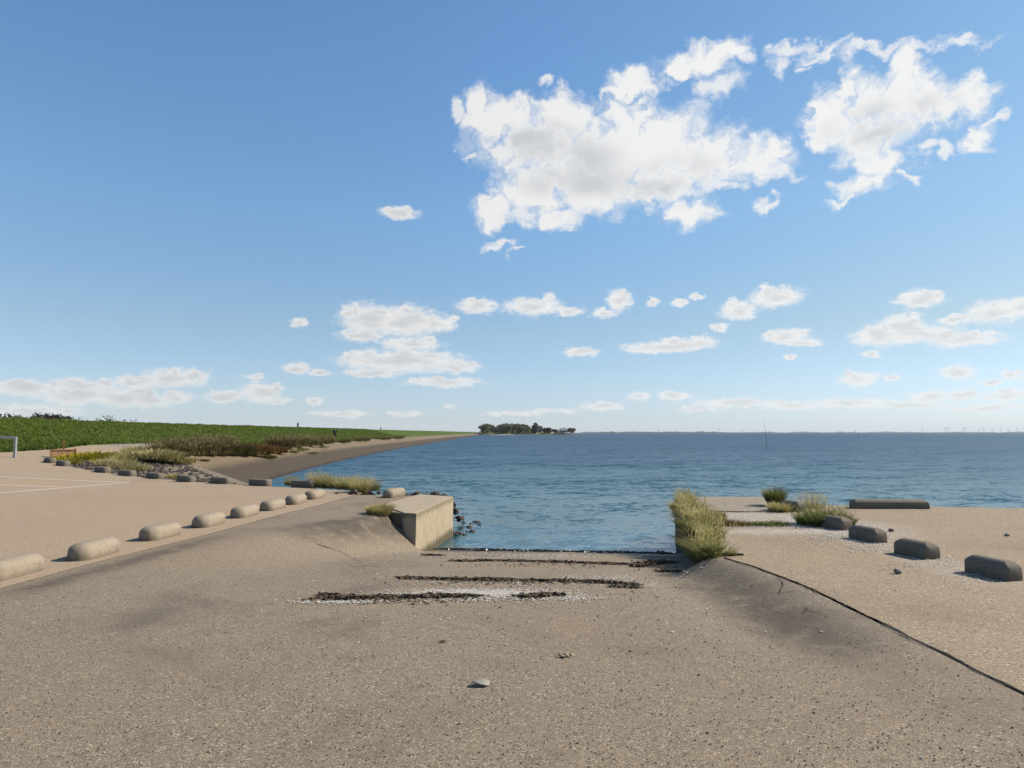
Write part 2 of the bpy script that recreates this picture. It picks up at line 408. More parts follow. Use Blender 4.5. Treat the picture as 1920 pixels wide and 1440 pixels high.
# car park (left)
rear_px = [(700, 922), (650, 920), (604, 917), (556, 914.5), (510, 912.5), (440, 908.5), (375, 904.5), (318, 900), (262, 894.5), (212, 888.5), (160, 880.5), (128, 874.5), (104, 869)]
rear = [on_park(*p) for p in rear_px]
corner = rear[-1]
end_pts = [Vector((corner.x-.5, corner.y+1.5, 0)), Vector((-22.6, 37.5, 0)), Vector((-23.9, 43, 0)), Vector((-24.6, 47.0, 0)), Vector((-31, 47.5, 0))]
seam = [Vector((*uv2(u, SEAM_V + .03*math.sin(u*1.3)), 0)) for u in np.linspace(-9, 18.7, 60)]
park_poly = seam + rear[1:] + end_pts + [Vector((-60, 40, 0)), Vector((-60, -12, 0))]
inner = [(x, y) for x in np.arange(-58, -2, 1.0) for y in np.arange(-11, 46, 1.5)]
def inside(p, poly):
    x, y = p[0], p[1]; r = False; j = len(poly)-1
    for i in range(len(poly)):
        if (poly[i].y > y) != (poly[j].y > y) and x < (poly[j].x-poly[i].x)*(y-poly[i].y)/(poly[j].y-poly[i].y)+poly[i].x: r = not r
        j = i
    return r
inner = [p for p in inner if inside(p, park_poly)]
struct(cdt(park_poly, inner, lambda x, y: zp(x), 'car_park', M['park']), 'flat sand-coloured asphalt car park left of the boat ramp')

# boat ramp
us = list(np.concatenate([np.linspace(-9, 3, 20), np.linspace(3.3, 16.5, 110), np.linspace(16.8, 24, 26)]))
P = []; tar_and_shade = []; wet = []
for u in us:
    vr = crack_v(u) - .012 if u < 9.75 else wall_v(u) + .07
    row = []
    for k in range(100):
        s = k/99; v = lerp(SEAM_V + .03*math.sin(u*1.3), vr, s)
        x, y = uv2(u, v); z = z_ramp(x, y) - .004
        row.append((x, y, z))
        d1 = sm(1.15, .3, abs(v + 4.2 + (14-u)*.42)/(.55 + .12*(14-u)))*sm(10.8, 12.6, u)*(1-sm(14.8, 15.4, u))
        d2 = sm(1, 0, abs(v-(crack_v(min(u, 9.7))-.75))/.75)*sm(4.9, 6, u)*(1-sm(8.6, 9.6, u))*.9  # shading of the hollow beside the crack, painted into the colour
        d3 = sm(1, 0, abs(v+6.15)/.38)*sm(6.2, 7, u)*(1-sm(9.5, 12, u))*.9 + sm(1, 0, abs(v+3.2+.3*(u-9))/.7)*sm(8, 9, u)*(1-sm(9.7, 10.6, u))*.4
        tar_and_shade.append(min(1, d1 + d2 + d3)); wet.append(sm(-.74, -.93, z + .07*fbm(x*2, y*2)))
    P.append(row)
mb = MB(); mb.grid(P); ramp = mb.build('boat_ramp', M['ramp'], smooth=True)
attr(ramp, 'tar_and_shade', tar_and_shade); attr(ramp, 'wet', wet); struct(ramp, 'coarse grey-brown asphalt boat ramp sloping into the water')
ramp.data.flip_normals() if ramp.data.polygons[0].normal.z < 0 else None

# quay (right)
q_edge = [Vector((*uv2(u, crack_v(u) + .012*math.sin(u*9) + .012), 0)) for u in np.linspace(-9, 9.75, 90)]
q_wall = [Vector((*uv2(u, v), 0)) for u, v in ((9.9, 2.02), (12, 2.1), (15.2, 2.29), (15.25, 3.7), (16.6, 4.0))]
q_rear = [hit(px, py) for px, py in ((1448, 945.5), (1500, 946.5), (1560, 947.5), (1640, 949), (1720, 950), (1820, 951.5), (1920, 953))]
q_far = [Vector((17, 14.6, 0)), Vector((26, 13.2, 0)), Vector((60, 9, 0)), Vector((60, -12, 0))]
quay_poly = q_edge + q_wall + q_rear + q_far
inner = [(x, y) for x in np.arange(2, 9, .25) for y in np.arange(7, 17, .25)] + [(x, y) for x in np.arange(2.2, 58, 1.3) for y in np.arange(-11, 16, 1.3)]
inner = [p for p in inner if inside(p, quay_poly)]
def z_quay(x, y): return .006 + .012*fbm(x*.5, y*.5, 8, 3)*sm(3, 4.5, x)
quay = cdt(quay_poly, inner, z_quay, 'quay_pavement', M['quay'])
def grit(x, y):
    u, v = to_uv(x, y)
    a = sm(15.4, 14.9, u)*sm(12.6, 13.3, u + .25*fbm(x, y))*sm(5.2, 4.2, v)*sm(2.2, 2.6, v)
    b_ = sm(1.5, .3, math.hypot((x-6.0)/1.0, (y-12.6)/1.6))
    c_ = sm(1, .2, abs(x-5.5)/.55)*sm(7, 8.5, y)*sm(13, 11.5, y)*.5
    d_ = sm(1.2, .3, math.hypot((x-4.4)/1.3, (y-11.9)/.45))*.9
    return min(1, a + b_*.7 + c_ + d_)
attr(quay, 'grit', [grit(v.co.x, v.co.y) for v in quay.data.vertices]); struct(quay, 'sand-coloured quay pavement right of the boat ramp')

# rock bank between the car park and the dike
B = [(-3.0, 24, -1.6), (-6, 26.5, -1.6), (-9, 30, -1.6), (-11.2, 33, -1.5), (-13.0, 33.8, -.97), (-14.9, 34.4, -.46), (-16.6, 35.2, .0), (-18.4, 36.2, .44), (-20.5, 38.5, .52), (-22.5, 42, .62), (-24.2, 46.5, .70)]
A = [tuple(p) for p in rear] + [(p.x, p.y, zp(p.x)) for p in end_pts[:4]]
def resample(L, n):
    L = [Vector(p) for p in L]; d = [0]
    for i in range(1, len(L)): d.append(d[-1] + (L[i]-L[i-1]).length)
    out = []
    for k in range(n):
        t = d[-1]*k/(n-1); out.append(Vector([interp(t, d, [p[c] for p in L]) for c in range(3)]))
    return out
NA = 90; Ar, Br = resample(A, NA), resample(B, NA)
P = []
def bank_pt(s, t):
    i = min(NA-2, int(s*(NA-1))); f = s*(NA-1)-i
    a = Ar[i].lerp(Ar[i+1], f); b_ = Br[i].lerp(Br[i+1], f)
    p = a.lerp(b_, t); k = math.sin(PI*min(1, t))
    p.z += .06*fbm(p.x*1.3, p.y*1.3, 1, 4)*k - .03*(1-t) - .02
    return p
for i in range(NA): P.append([bank_pt(i/(NA-1), t) for t in np.linspace(0, 1.12, 30)])
mb = MB(); mb.grid(P); o = mb.build('rock_bank', M['bank'], smooth=True); struct(o, 'stony bank falling from the car park to the shore')

# revetment, track, dike
ys = list(np.concatenate([np.arange(32, 80, 1.0), np.arange(80, 200, 3), np.arange(200, 500, 12), np.arange(500, 1150, 50)]))
def start_y(e): return interp(e, [-4, -2, 0, 1.8, 5, 8, 10], [32, 33, 33.6, 34.2, 36, 41, 45])
P = []; lev = []
es = list(np.linspace(-4, 8, 34))
for k in range(len(ys)):
    row = []
    for e in es:
        y0 = start_y(e); y = y0 + (ys[k]-32)*(1150-y0)/(1150-32) if True else 0
        z = z_dike(e, y) + .03*fbm(e*.8, y*.4, 2, 3)*sm(0, 1, e)
        row.append((xw(y)-e, y, z)); lev.append(z)
    P.append(row)
mb = MB(); mb.grid(P); o = mb.build('revetment', M['revet'], smooth=True); attr(o, 'lev', lev); struct(o, 'sandy asphalt shore slope with a dark wet foot')
P = []
for y in [45.5] + [q for q in ys if q > 46]:
    P.append([(xw(y)-e, y, z_track(e, y) + .006) for e in np.linspace(lerp(7.8, 8.7, sm(46, 70, y)), toe_e(y)+.3, 8)])
mb = MB(); mb.grid(P); struct(mb.build('dike_road', M['track'], smooth=True), 'narrow grey road along the foot of the green dike')
P = []
for y in list(np.arange(-40, 36, 4)) + list(np.arange(36, 90, 1.0)) + [q for q in ys if q >= 90]:
    te = toe_e(y) - .1
    es = list(np.linspace(te, 18, 22)) + list(np.linspace(18.4, 21, 6)) + list(np.linspace(22, 33, 6))
    P.append([(xw(y)-e, y, z_dike(e, y) + (.09*fbm(e*.9, y*.9, 5, 4) if e > te+.3 else -.02)) for e in es])
mb = MB(); mb.grid(P); dk = mb.build('dike', M['dike'], smooth=True); struct(dk, 'long green grass dike along the shore')
P = []
for y in [q for q in ys if q > 54]:
    k = sm(54, 64, y); P.append([(xw(y)-e, y, z_dike(min(e, 8), y) + (.24*k*sm(7.2, 8.1, e)*(1-sm(8.5, 9.0, e)) - .03)) for e in np.linspace(7.2, 9.0, 9)])
mb = MB(); mb.grid(P); struct(mb.build('grass_verge', M['dike'], smooth=True), 'low grass verge between the shore slope and the road')
# back country behind the dike
mb = MB(); mb.quad((-4000, -60, -.6), (-34, -60, -.6), (-60, 1150, -.6), (-4000, 1150, -.6)); struct(mb.build('polder', M['dike']), 'grass land behind the dike')

# water
rad = [11, 13, 15, 17, 19, 21, 23, 25, 27, 30, 34, 38, 44, 52, 62, 75, 90, 120, 170, 250, 400, 800, 2000, 6000, 15000]
ang = np.radians(np.linspace(-62, 75, 90))
P = []; calm = []; shal = []; chop = []
for r in rad:
    row = []
    for a in ang:
        x, y = r*math.sin(a), r*math.cos(a); row.append((x, y, WZ))
        u, v = to_uv(x, y)
        calm.append(sm(26, 16, u)*sm(9, 3, abs(v+.9)) if x > -8 else sm(24, 12, math.hypot(x+12, y-30))*.6)
        chop.append(interp(math.log(max(1, r)), [math.log(q) for q in (14, 22, 50, 200, 1200)], [0, .3, .62, .85, 1]))
        shal.append(sm(75, 26, y)*sm(-22, -6, x) + .25*sm(300, 60, y) if y < 300 else 0)
    P.append(row)
mb = MB(); mb.grid(P); wt = mb.build('water', M['water'], smooth=True)
attr(wt, 'calm', calm); attr(wt, 'shallow', shal); attr(wt, 'chop', chop); struct(wt, 'blue choppy sea water reaching to the horizon')
if wt.data.polygons[0].normal.z < 0: wt.data.flip_normals()

# painted bay lines
def line(p0, p1, w=.1):
    a, b_ = on_park(*p0), on_park(*p1); d = (b_-a); n = max(2, int(d.length)); s = Vector((-d.y, d.x, 0)).normalized()*w/2
    mb = MB(); P = []
    for i in range(n*3+1):
        p = a.lerp(b_, i/(n*3)); r = []
        for sg in (-1, 1):
            q = p + s*sg*(1+.12*fbm(p.x*3, p.y*3, sg)); r.append((q.x, q.y, zp(q.x)+.006))
        P.append(r)
    mb.grid(P); return mb.build('parking_line', M['paint'])
for p0, p1, lb in (((-120, 934.5), (243, 904.6), 'long white line the other bay lines run into'), ((-120, 887.5), (224, 904.3), 'white bay line farthest from the camera'), ((-120, 903.5), (112, 913.6), 'white bay line between two others at the frame edge')):
    struct(line(p0, p1), lb)

# crack along the quay seam and finer cracks in the ramp
def crack(pts, w, zf, name='pavement_crack', lift=.004):
    mb = MB(); P = []
    L = resample([(p[0], p[1], 0) for p in pts], max(30, int(sum((Vector(pts[i][:2])-Vector(pts[i-1][:2])).length for i in range(1, len(pts)))*22)))
    for i, p in enumerate(L):
        d = (L[min(i+1, len(L)-1)] - L[max(i-1, 0)]); s = Vector((-d.y, d.x, 0)).normalized()
        k = w*(.45 + 1.5*abs(fbm(p.x*5, p.y*5, 1.5, 4))) * min(1, i/6+.1, (len(L)-1-i)/6+.1); off = s*(.03*fbm(p.x*2.2, p.y*2.2, 9, 3) + .016*fbm(p.x*14, p.y*14, 9, 3))
        r = []
        for sg in (-1, -.3, .3, 1):
            q = p + off + s*k*sg*(1+.5*mn.noise(Vector((p.x*17, p.y*17, sg*5)))); r.append((q.x, q.y, zf(q.x, q.y) + lift))
        P.append(r)
    mb.grid(P); return struct(mb.build(name, M['crack']))
def z_seam(x, y):
    u, v = to_uv(x, y); return max(z_ramp(x, y), 0.0) + .010 if v < crack_v(u) + .01 else z_quay(x, y)
crack([uv2(u, crack_v(u)-.004) for u in np.linspace(-9, 9.8, 120)], .0065, lambda x, y: max(z_ramp(x, y), z_quay(x, y)), lift=.004)
for pts in ([(1456, 1083), (1470, 1096), (1462, 1112), (1490, 1108), (1520, 1112)], [(1505, 1138), (1530, 1148), (1548, 1152)], [(1500, 1150), (1515, 1140)], [(572, 1010), (600, 1022), (640, 1034), (662, 1046), (680, 1054)], [(700, 965), (725, 985), (745, 1002)], [(655, 962), (690, 961), (715, 966)]):
    crack([on_ramp(*p) for p in pts], .006, z_ramp)

# ------------------------------------------------------------------ concrete blocks
def stadium(L, W, inset, cr, n=9):
    hx, hy = L/2-inset, W/2-inset; r = max(.004, min(cr-inset if cr-inset > .004 else .004, hy, hx)); pts = []
    for cx, cy, a0 in ((hx-r, hy-r, 0), (-hx+r, hy-r, PI/2), (-hx+r, -hy+r, PI), (hx-r, -hy+r, 1.5*PI)):
        for k in range(n): a = a0 + PI/2*k/(n-1); pts.append((cx+r*math.cos(a), cy+r*math.sin(a)))
    return pts
def block_mesh(L, W, Hh, cr, prof, m, seed):
    mb = MB(); rings = []
    for inset, z in prof:
        rings.append([(x, y, z*Hh) for x, y in stadium(L, W, inset, cr)])
    n = len(rings[0])
    for r in rings:
        for (x, y, z) in r:
            q = Vector((x, y, z)); k = .007*fbm(x*6+seed, y*6, z*6, 4) + .004*fbm(x*21, y*21+seed, z*21, 2)
            mb.v.append((x+k, y-k, z+k*.8 if z > 0 else z))
    for i in range(len(rings)-1):
        for j in range(n): mb.f.append((i*n+j, i*n+(j+1)%n, (i+1)*n+(j+1)%n, (i+1)*n+j))
    mb.f.append(tuple((len(rings)-1)*n+j for j in range(n)))
    return mb.mesh('parking_block', m, True)
dome = [(0, -.25), (0, .0), (0, .3), (.003, .5)] + [(.003 + .135*(1-math.cos(a)), .5+.5*math.sin(a)) for a in np.radians([15, 30, 45, 60, 75, 90])]
flatp = [(0, -.25), (0, 0), (0, .4), (.003, .62)] + [(.003 + .075*(1-math.cos(a)), .62+.38*math.sin(a)) for a in np.radians([18, 36, 54, 72, 90])]
cham = [(0, -.25), (0, 0), (0, .35), (.004, .66), (.022, .78), (.075, .955), (.095, .99), (.12, 1.0)]
def put_block(me, p, rz, label, group):
    o = bpy.data.objects.new('parking_block', me); C.objects.link(o); o.location = p; o.rotation_euler = (0, 0, rz)
    return tag(o, label, 'parking block', group)
dm = [block_mesh(.84, .33, .215, .16, dome, M['block'], k*7) for k in range(3)]
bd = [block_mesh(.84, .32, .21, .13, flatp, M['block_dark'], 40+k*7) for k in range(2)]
rowdir = math.atan2(9.5, .75)
near = [((20, 1079), 'pale concrete block cut by the left frame edge, nearest the camera along the ramp'),
        ((176, 1042), 'round-ended pale concrete block, first whole one along the left edge of the ramp'),
        ((301, 1007.5), 'round-ended concrete block, second whole one along the left edge of the ramp'),
        ((392, 984.5), 'round-ended concrete block, third whole one along the left edge of the ramp'),
        ((459, 967.5), 'round-ended concrete block midway along the row left of the ramp'),
        ((512, 954.5), 'round-ended concrete block, third from the far end of the ramp row'),
        ((555, 943.5), 'round-ended concrete block, last but one of the row left of the ramp'),
        ((590, 934), 'smallest looking round-ended concrete block, far end of the row left of the ramp')]
for i, (p, lb) in enumerate(near):
    q = on_park(*p); put_block(dm[i % 3], q, rowdir + (0, .03, -.03, .02, .0, -.02, .03, 0)[i], lb, 'blocks along the left edge of the ramp')
q = hit(739, 930.5); put_block(dm[1], q, math.radians(68), 'lone pale concrete block standing beside the cast concrete abutment', 'blocks at the back of the car park')
back = [((569, 913.2), 'dark concrete block at the waterside just left of the long grass'), ((488, 910.2), 'dark concrete block at the waterside where the wet shore slope ends'),
        ((415, 906.4), 'dark waterside block before the dark rubble, second left of the long grass strip'), ((349, 902.8), 'dark concrete block right of the small yellow grass clump by the rubble'),
        ((291, 897), 'dark concrete block just left of the small yellow grass clump by the rubble'), ((238, 891.6), 'dark concrete block in front of the straw grass on the stony bank'),
        ((192, 885.4), 'dark concrete block at the left end of the straw grass on the bank'), ((118, 873), 'dark concrete block in front of the yellow flowers'), ((94, 867.3), 'dark concrete block below the rusty steel trough')]
bp = [on_park(*p) for p, _ in back]
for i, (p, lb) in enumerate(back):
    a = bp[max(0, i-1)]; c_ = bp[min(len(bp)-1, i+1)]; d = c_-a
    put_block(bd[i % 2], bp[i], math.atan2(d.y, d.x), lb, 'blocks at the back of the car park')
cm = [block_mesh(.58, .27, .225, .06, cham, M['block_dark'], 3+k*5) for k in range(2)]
right = [((1487, 958), 'dark concrete block half hidden by grass at the corner of the quay wall'), ((1565, 991), 'dark concrete block with a broad grass tuft behind it'), ((1627, 1014), 'dark concrete block on white shell grit, next to the grassy one'),
         ((1719, 1043), 'dark concrete block on the right quay, last but one before the frame edge'), ((1862, 1081), 'largest looking dark concrete block, nearest the camera on the right quay')]
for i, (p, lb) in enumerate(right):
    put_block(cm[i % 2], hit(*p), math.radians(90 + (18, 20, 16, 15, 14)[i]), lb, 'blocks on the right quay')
a, b_ = hit(1602, 954), hit(1747, 955.5); d = b_-a
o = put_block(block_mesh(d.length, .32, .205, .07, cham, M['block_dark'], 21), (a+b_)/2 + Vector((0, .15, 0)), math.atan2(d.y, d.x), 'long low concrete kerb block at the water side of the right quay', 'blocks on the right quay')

# ------------------------------------------------------------------ abutment and quay wall
def prism(pts, z0, z1, name, m, parent=None, bev=.02, jit=0.0):
    bm = bmesh.new(); vs = [bm.verts.new((*p, z0)) for p in pts]; f = bm.faces.new(vs)
    if f.normal.z > 0 or True: f.normal_update()
    r = bmesh.ops.extrude_face_region(bm, geom=[f]); bmesh.ops.translate(bm, verts=[e for e in r['geom'] if isinstance(e, bmesh.types.BMVert)], vec=(0, 0, z1-z0))
    bmesh.ops.recalc_face_normals(bm, faces=bm.faces)
    bmesh.ops.bevel(bm, geom=[e for e in bm.edges], offset=bev, segments=2, affect='EDGES', profile=.6)
    if jit:
        bmesh.ops.triangulate(bm, faces=[f for f in bm.faces if len(f.verts) > 4])
        bmesh.ops.subdivide_edges(bm, edges=[e for e in bm.edges if e.calc_length() > .3], cuts=5, use_grid_fill=True)
        for v in bm.verts: v.co += Vector((fbm(v.co.x*3, v.co.y*3, v.co.z*3, 3), fbm(v.co.y*3, v.co.z*3, v.co.x*3, 3), .6*fbm(v.co.z*3, v.co.x*3, v.co.y*3, 3)))*jit
    me = bpy.data.meshes.new(name); bm.to_mesh(me); bm.free(); me.materials.append(m)
    o = bpy.data.objects.new(name, me); C.objects.link(o)
    if parent: o.parent = parent
    return o
ab = empty('abutment', (*uv2(15.8, -4.3), 0)); iv = Matrix.Translation(ab.location).inverted()
def loc_uv(u, v, e): x, y = uv2(u, v); return (x - e.location.x, y - e.location.y)
prism([loc_uv(u, v, ab) for u, v in ((13.98, -3.72), (17.72, -3.72), (18.35, -4.80), (15.6, -4.98), (14.02, -4.0))], -2.0, .03, 'concrete_block', M['abut'], ab, .03, .014)
prism([loc_uv(u, v, ab) for u, v in ((14.10, -4.03), (15.55, -5.0), (15.2, -5.15), (14.42, -4.75))], -1.4, .012, 'broken_slab', M['slab'], ab, .03, .03)
tag(ab, 'tall pale cast concrete abutment with stained side, left of the ramp at the water', 'abutment')
qw = prism([uv2(u, v) for u, v in ((9.95, 1.68), (17.75, 1.95), (18.45, 2.46), (18.62, 4.32), (16.6, 3.98), (15.25, 3.68), (15.2, 2.3), (9.95, 2.03))][::-1], -2.0, .028, 'quay_wall', M['wall'], None, .02)
tag(qw, 'concrete quay wall with flat top slab on the right of the ramp', 'quay wall')

# ------------------------------------------------------------------ wrack, shells, chips
def wrack(px, wid, hgt, n, label, name='seaweed', m=None, zf=z_ramp, group=None):
    if m is None: wid, hgt = wid*.52, hgt*.45
    L = resample([hit(*p, zf) for p in px], 60); mb = MB(); r = random.Random(len(px)*n)
    for k in range(n):
        i = r.random()*59; a = L[int(i)].lerp(L[min(59, int(i)+1)], i % 1)
        env = (.35 + .95*abs(fbm(a.x*2.2, a.y*2.2, n, 4))*1.6) * min(1, i/4+.2, (59-i)/4+.2)
        oy = r.gauss(0, .42)*wid*env; ox = r.gauss(0, .05)
        x, y = a.x+ox, a.y+oy; z = zf(x, y) + max(0, hgt*.8*env*(1-(oy/(wid*env+1e-6))**2))*r.random()
        ang = r.gauss(0, .6) + (PI if r.random() < .5 else 0); ln = r.uniform(.03, .12); w = r.uniform(.004, .012)
        p = Vector((x, y, z+.004)); pit = r.gauss(0, .2)
        for s in range(2):
            d = Vector((math.cos(ang), math.sin(ang), math.sin(pit)))*ln/2; sd = Vector((-math.sin(ang)*w, math.cos(ang)*w, w*r.gauss(0, .7)))
            q = p + d; q.z = max(q.z, zf(q.x, q.y)+.003)
            mb.quad(p-sd, p+sd, q+sd, q-sd); p = q; ang += r.gauss(0, .6); pit = -pit*.6
    # a matted core below the strands
    P = []
    for i in range(60):
        a = L[i]; env = (.3 + .95*abs(fbm(a.x*2.2, a.y*2.2, n, 4))*1.3) * min(1, i/4+.02, (59-i)/4+.02); row = []
        for t in np.linspace(-1, 1, 7):
            y = a.y + t*wid*.62*env*(1+.4*fbm(a.x*9, t*3, 2)); z = zf(a.x, y) + hgt*.55*env*(1-t*t)*(1+.6*fbm(a.x*14, y*14, 4)) - .004
            row.append((a.x, y, z))
        P.append(row)
    mb.grid(P)
    return tag(mb.build(name, m or M['weed']), label, 'seaweed', group)
wrack([(600, 1126), (625, 1123), (680, 1121.5), (780, 1120), (840, 1118.5), (888, 1118)], .10, .05, 2600, 'dark dry seaweed strand nearest the camera, ending in a knob at its left')
wrack([(612, 1120), (618, 1117), (626, 1118.5)], .06, .07, 200, 'dark upright knob of seaweed at the left tip of the nearest strand')
wrack([(984, 1120), (1010, 1117.5), (1030, 1115), (1041, 1116)], .10, .05, 500, 'short dark seaweed heap in line with the nearest strand, right of the white shells')
wrack([(780, 1085), (860, 1087), (960, 1088.5), (1060, 1090), (1140, 1093), (1187, 1096.5)], .13, .04, 2600, 'longest dark seaweed strand, across the middle of the ramp')
wrack([(757, 1083.5), (766, 1084.5), (776, 1085)], .10, .04, 160, 'small seaweed clump just left of the longest strand')
wrack([(856, 1052.5), (920, 1051.5), (1000, 1053), (1060, 1055), (1120, 1057), (1172, 1058.5)], .17, .05, 2300, 'dark seaweed strand on the ramp closest to the water')
wrack([(1196, 1063), (1215, 1059), (1240, 1055), (1262, 1056)], .26, .16, 900, 'black seaweed heap lying in the shade of the quay wall')
wrack([(1238, 1071), (1255, 1071.5), (1268, 1072)], .12, .03, 160, 'thin seaweed scrap below the black heap by the quay wall')
wrack([(798, 1041), (808, 1041.5), (822, 1042)], .10, .03, 160, 'small seaweed scrap at the foot of the cast concrete abutment')
wrack([(1150, 1100), (1170, 1101), (1188, 1101)], .16, .02, 120, 'loose seaweed scraps at the right end of the longest strand')
wrack([(824, 1030), (860, 1030.5), (930, 1032), (1040, 1034), (1150, 1036), (1264, 1038.5)], .24, .03, 4200, 'wet black seaweed fringe lying along the waterline of the ramp', 'seaweed', M['algae'])

def flakes(spots, zf, m, name, size=(.005, .017), flat=.2):
    mb = MB(); r = random.Random(11)
    for (cx, cy, rx, ry, n) in spots:
        for _ in range(n):
            px, py = cx + r.gauss(0, .5)*rx, cy + r.gauss(0, .5)*ry
            p = hit(px, py, zf)
            if p.z < -.95: continue
            s = r.uniform(*size)*(.6 + .6*r.random()); a = r.random()*2*PI
            p.z += .004 + s*flat*.4; k = 5; ring = []
            for j in range(k):
                q = a + 2*PI*j/k; rr = s*(.6+.6*r.random())
                ring.append(p + Vector((math.cos(q)*rr, math.sin(q)*rr, -s*flat*.4 + r.gauss(0, s*.12))))
            top = p + Vector((r.gauss(0, s*.2), r.gauss(0, s*.2), s*flat))
            n0 = len(mb.v); mb.v += [tuple(x) for x in ring] + [tuple(top)]
            for j in range(k): mb.f.append((n0+j, n0+(j+1) % k, n0+k))
    return mb.build(name, m)
stuff(flakes([(630, 1128, 90, 4, 500), (900, 1113, 170, 9, 3000), (860, 1124, 260, 7, 500), (960, 1094, 260, 6, 300), (1010, 1120, 160, 4, 260), (1080, 1122, 40, 5, 160), (860, 1108, 80, 3, 300), (950, 1113, 70, 5, 900), (980, 1041, 260, 8, 1000), (1020, 1043, 120, 4, 600),
              (1130, 1085, 90, 8, 420), (1200, 1097, 70, 5, 160), (1000, 1075, 420, 30, 160), (740, 1060, 120, 25, 60), (1000, 1160, 700, 70, 90)], z_ramp, M['shell'], 'shell_fragments'), 'bleached white shell fragments strewn over the ramp', 'shells')
stuff(flakes([(1400, 968, 130, 16, 1800), (1480, 985, 120, 12, 900), (1600, 1012, 130, 22, 700), (1560, 1005, 60, 10, 500), (1770, 1050, 30, 16, 160), (1640, 1025, 60, 10, 260), (1610, 985, 40, 9, 300), (1700, 1060, 60, 10, 140), (1840, 1075, 60, 14, 160), (1400, 987, 90, 4, 500), (1650, 1080, 500, 90, 130)], lambda x, y: .02, M['shell'], 'shell_grit', (.006, .016), .25), 'pale shell grit swept against the blocks of the right quay', 'shell grit')
stuff(flakes([(760, 1124, 150, 8, 260), (1000, 1118, 60, 6, 60), (980, 1091, 220, 6, 260), (1020, 1058, 180, 7, 240), (1000, 1042, 240, 6, 160), (1235, 1062, 50, 9, 120), (1000, 1105, 380, 30, 60), (940, 1170, 500, 60, 12)], z_ramp, M['weed'], 'seaweed_scraps', (.008, .026), .3), 'small dark scraps of dry seaweed scattered on the ramp', 'seaweed scraps')
# loose chips on the near asphalt
mb = MB(); r = random.Random(5)
for _ in range(5200):
    y = 3.2 + 6.5*r.random()**1.6; x = (r.random()*2-1)*.8*y
    if x < -5.3 or x > crack_v(y)+.4: continue
    s = r.uniform(.003, .007) if r.random() < .97 else r.uniform(.007, .012); z = z_ramp(x, y); a = r.random()*6.28; n0 = len(mb.v)
    for j in range(5): q = a+2*PI*j/5; k = s*(.7+.5*r.random()); mb.v.append((x+math.cos(q)*k, y+math.sin(q)*k*.8, z-.003))
    for j in range(5): q = a+.5+2*PI*j/5; k = s*.55*(.7+.5*r.random()); mb.v.append((x+math.cos(q)*k, y+math.sin(q)*k*.8, z+s*.55))
    for j in range(5): mb.f.append((n0+j, n0+(j+1) % 5, n0+5+(j+1) % 5, n0+5+j))
    mb.f.append(tuple(n0+5+j for j in range(5)))
m, nt, b, g = mat('mixed_chippings'); rnd = nt.add('ShaderNodeNewGeometry').outputs['Random Per Island']
nt.put(b.inputs['Base Color'], nt.ramp(rnd, [(0, (.14, .115, .09)), (.35, (.26, .21, .16)), (.7, (.36, .29, .21)), (.9, (.45, .39, .31)), (1, (.6, .55, .48))])); b.inputs['Roughness'].default_value = .85
stuff(mb.build('stone_chippings', m), 'loose stone chippings on the near asphalt', 'chippings')

# oyster shell and crumb of foam in the foreground
p = on_ramp(903, 1284); mb = MB(); mb.blob((0, 0, .018), (.062, .042, .012), 4, 14, 8, .35); o = mb.build('oyster_shell', M['rock_pale'], smooth=True)
o.location = p; o.rotation_euler = (.10, .16, .3); tag(o, 'single flat pale shell lying in the foreground of the ramp', 'shell')
p = on_ramp(1060, 1231); mb = MB(); r = random.Random(3)
for k in range(14): mb.blob((r.gauss(0, .026), r.gauss(0, .014), .007+.012*r.random()), (.012, .011, .008), k, 7, 5, .4)
o = mb.build('shell_cluster', simple('yellowed_shell', (.42, .36, .24), .8, var=.3, scale=30), smooth=True); o.location = p; tag(o, 'crumbly yellowish lump lying right of the foreground shell', 'shell lump')
for k, ((px, py), lb) in enumerate([((1684, 1074), 'small pale stone lying between the two nearest blocks of the right quay'), ((1671, 996), 'dark pebble on the open quay behind the right row of blocks'), ((1889, 1005), 'pale pebble on the far right of the quay')]):
    mb = MB(); mb.blob((0, 0, .02), (.05, .035, .028), k+2, 9, 6, .3); o = mb.build('pebble', (M['rock_pale'], M['rock'], M['rock_pale'])[k], smooth=True); o.location = hit(px, py, .012); tag(o, lb, 'pebble')

# ------------------------------------------------------------------ rubble
def rubble(pts, size, m, name, seed=1):
    mb = MB(); r = random.Random(seed)
    for i, p in enumerate(pts):
        s = r.uniform(*size); mb.blob(p, (s, s*r.uniform(.6, .95), s*r.uniform(.5, .75)), i*1.37+seed, 7, 5, .38, r.random()*6)
    return mb.build(name, m)
r = random.Random(9); pts = []
for _ in range(3200):
    s, t = r.random(), r.random()
    p = bank_pt(s, t)
    if p.z < -1.15: continue
    if s > .72 and r.random() < .75: continue
    pts.append(p)
m, nt, b, g = mat('bank_rubble'); rnd = nt.add('ShaderNodeNewGeometry').outputs['Random Per Island']
c = nt.ramp(rnd, [(0, (.035, .026, .022)), (.5, (.075, .057, .048)), (.88, (.12, .095, .08)), (1, (.36, .32, .28))]); c = nt.mix(nt.noise(g, 9, 5, .6), nt.mix(.5, c, rgb(.03, .026, .024)), c)
nt.put(b.inputs['Base Color'], c); b.inputs['Roughness'].default_value = .9; M['rubble'] = m
stuff(rubble(pts, (.06, .16), m, 'bank_rubble', 3), 'dark rubble stones covering the bank below the car park', 'rubble')
pts = []
for _ in range(260):
    u, v = r.uniform(18.3, 21.5), r.uniform(-7.2, -3.9); x, y = uv2(u, v); z = -(u-18.5)*.55 - .05
    if u > 19.6 and v > -3.9+.0: continue
    pts.append((x, y, max(z, -1.15)))
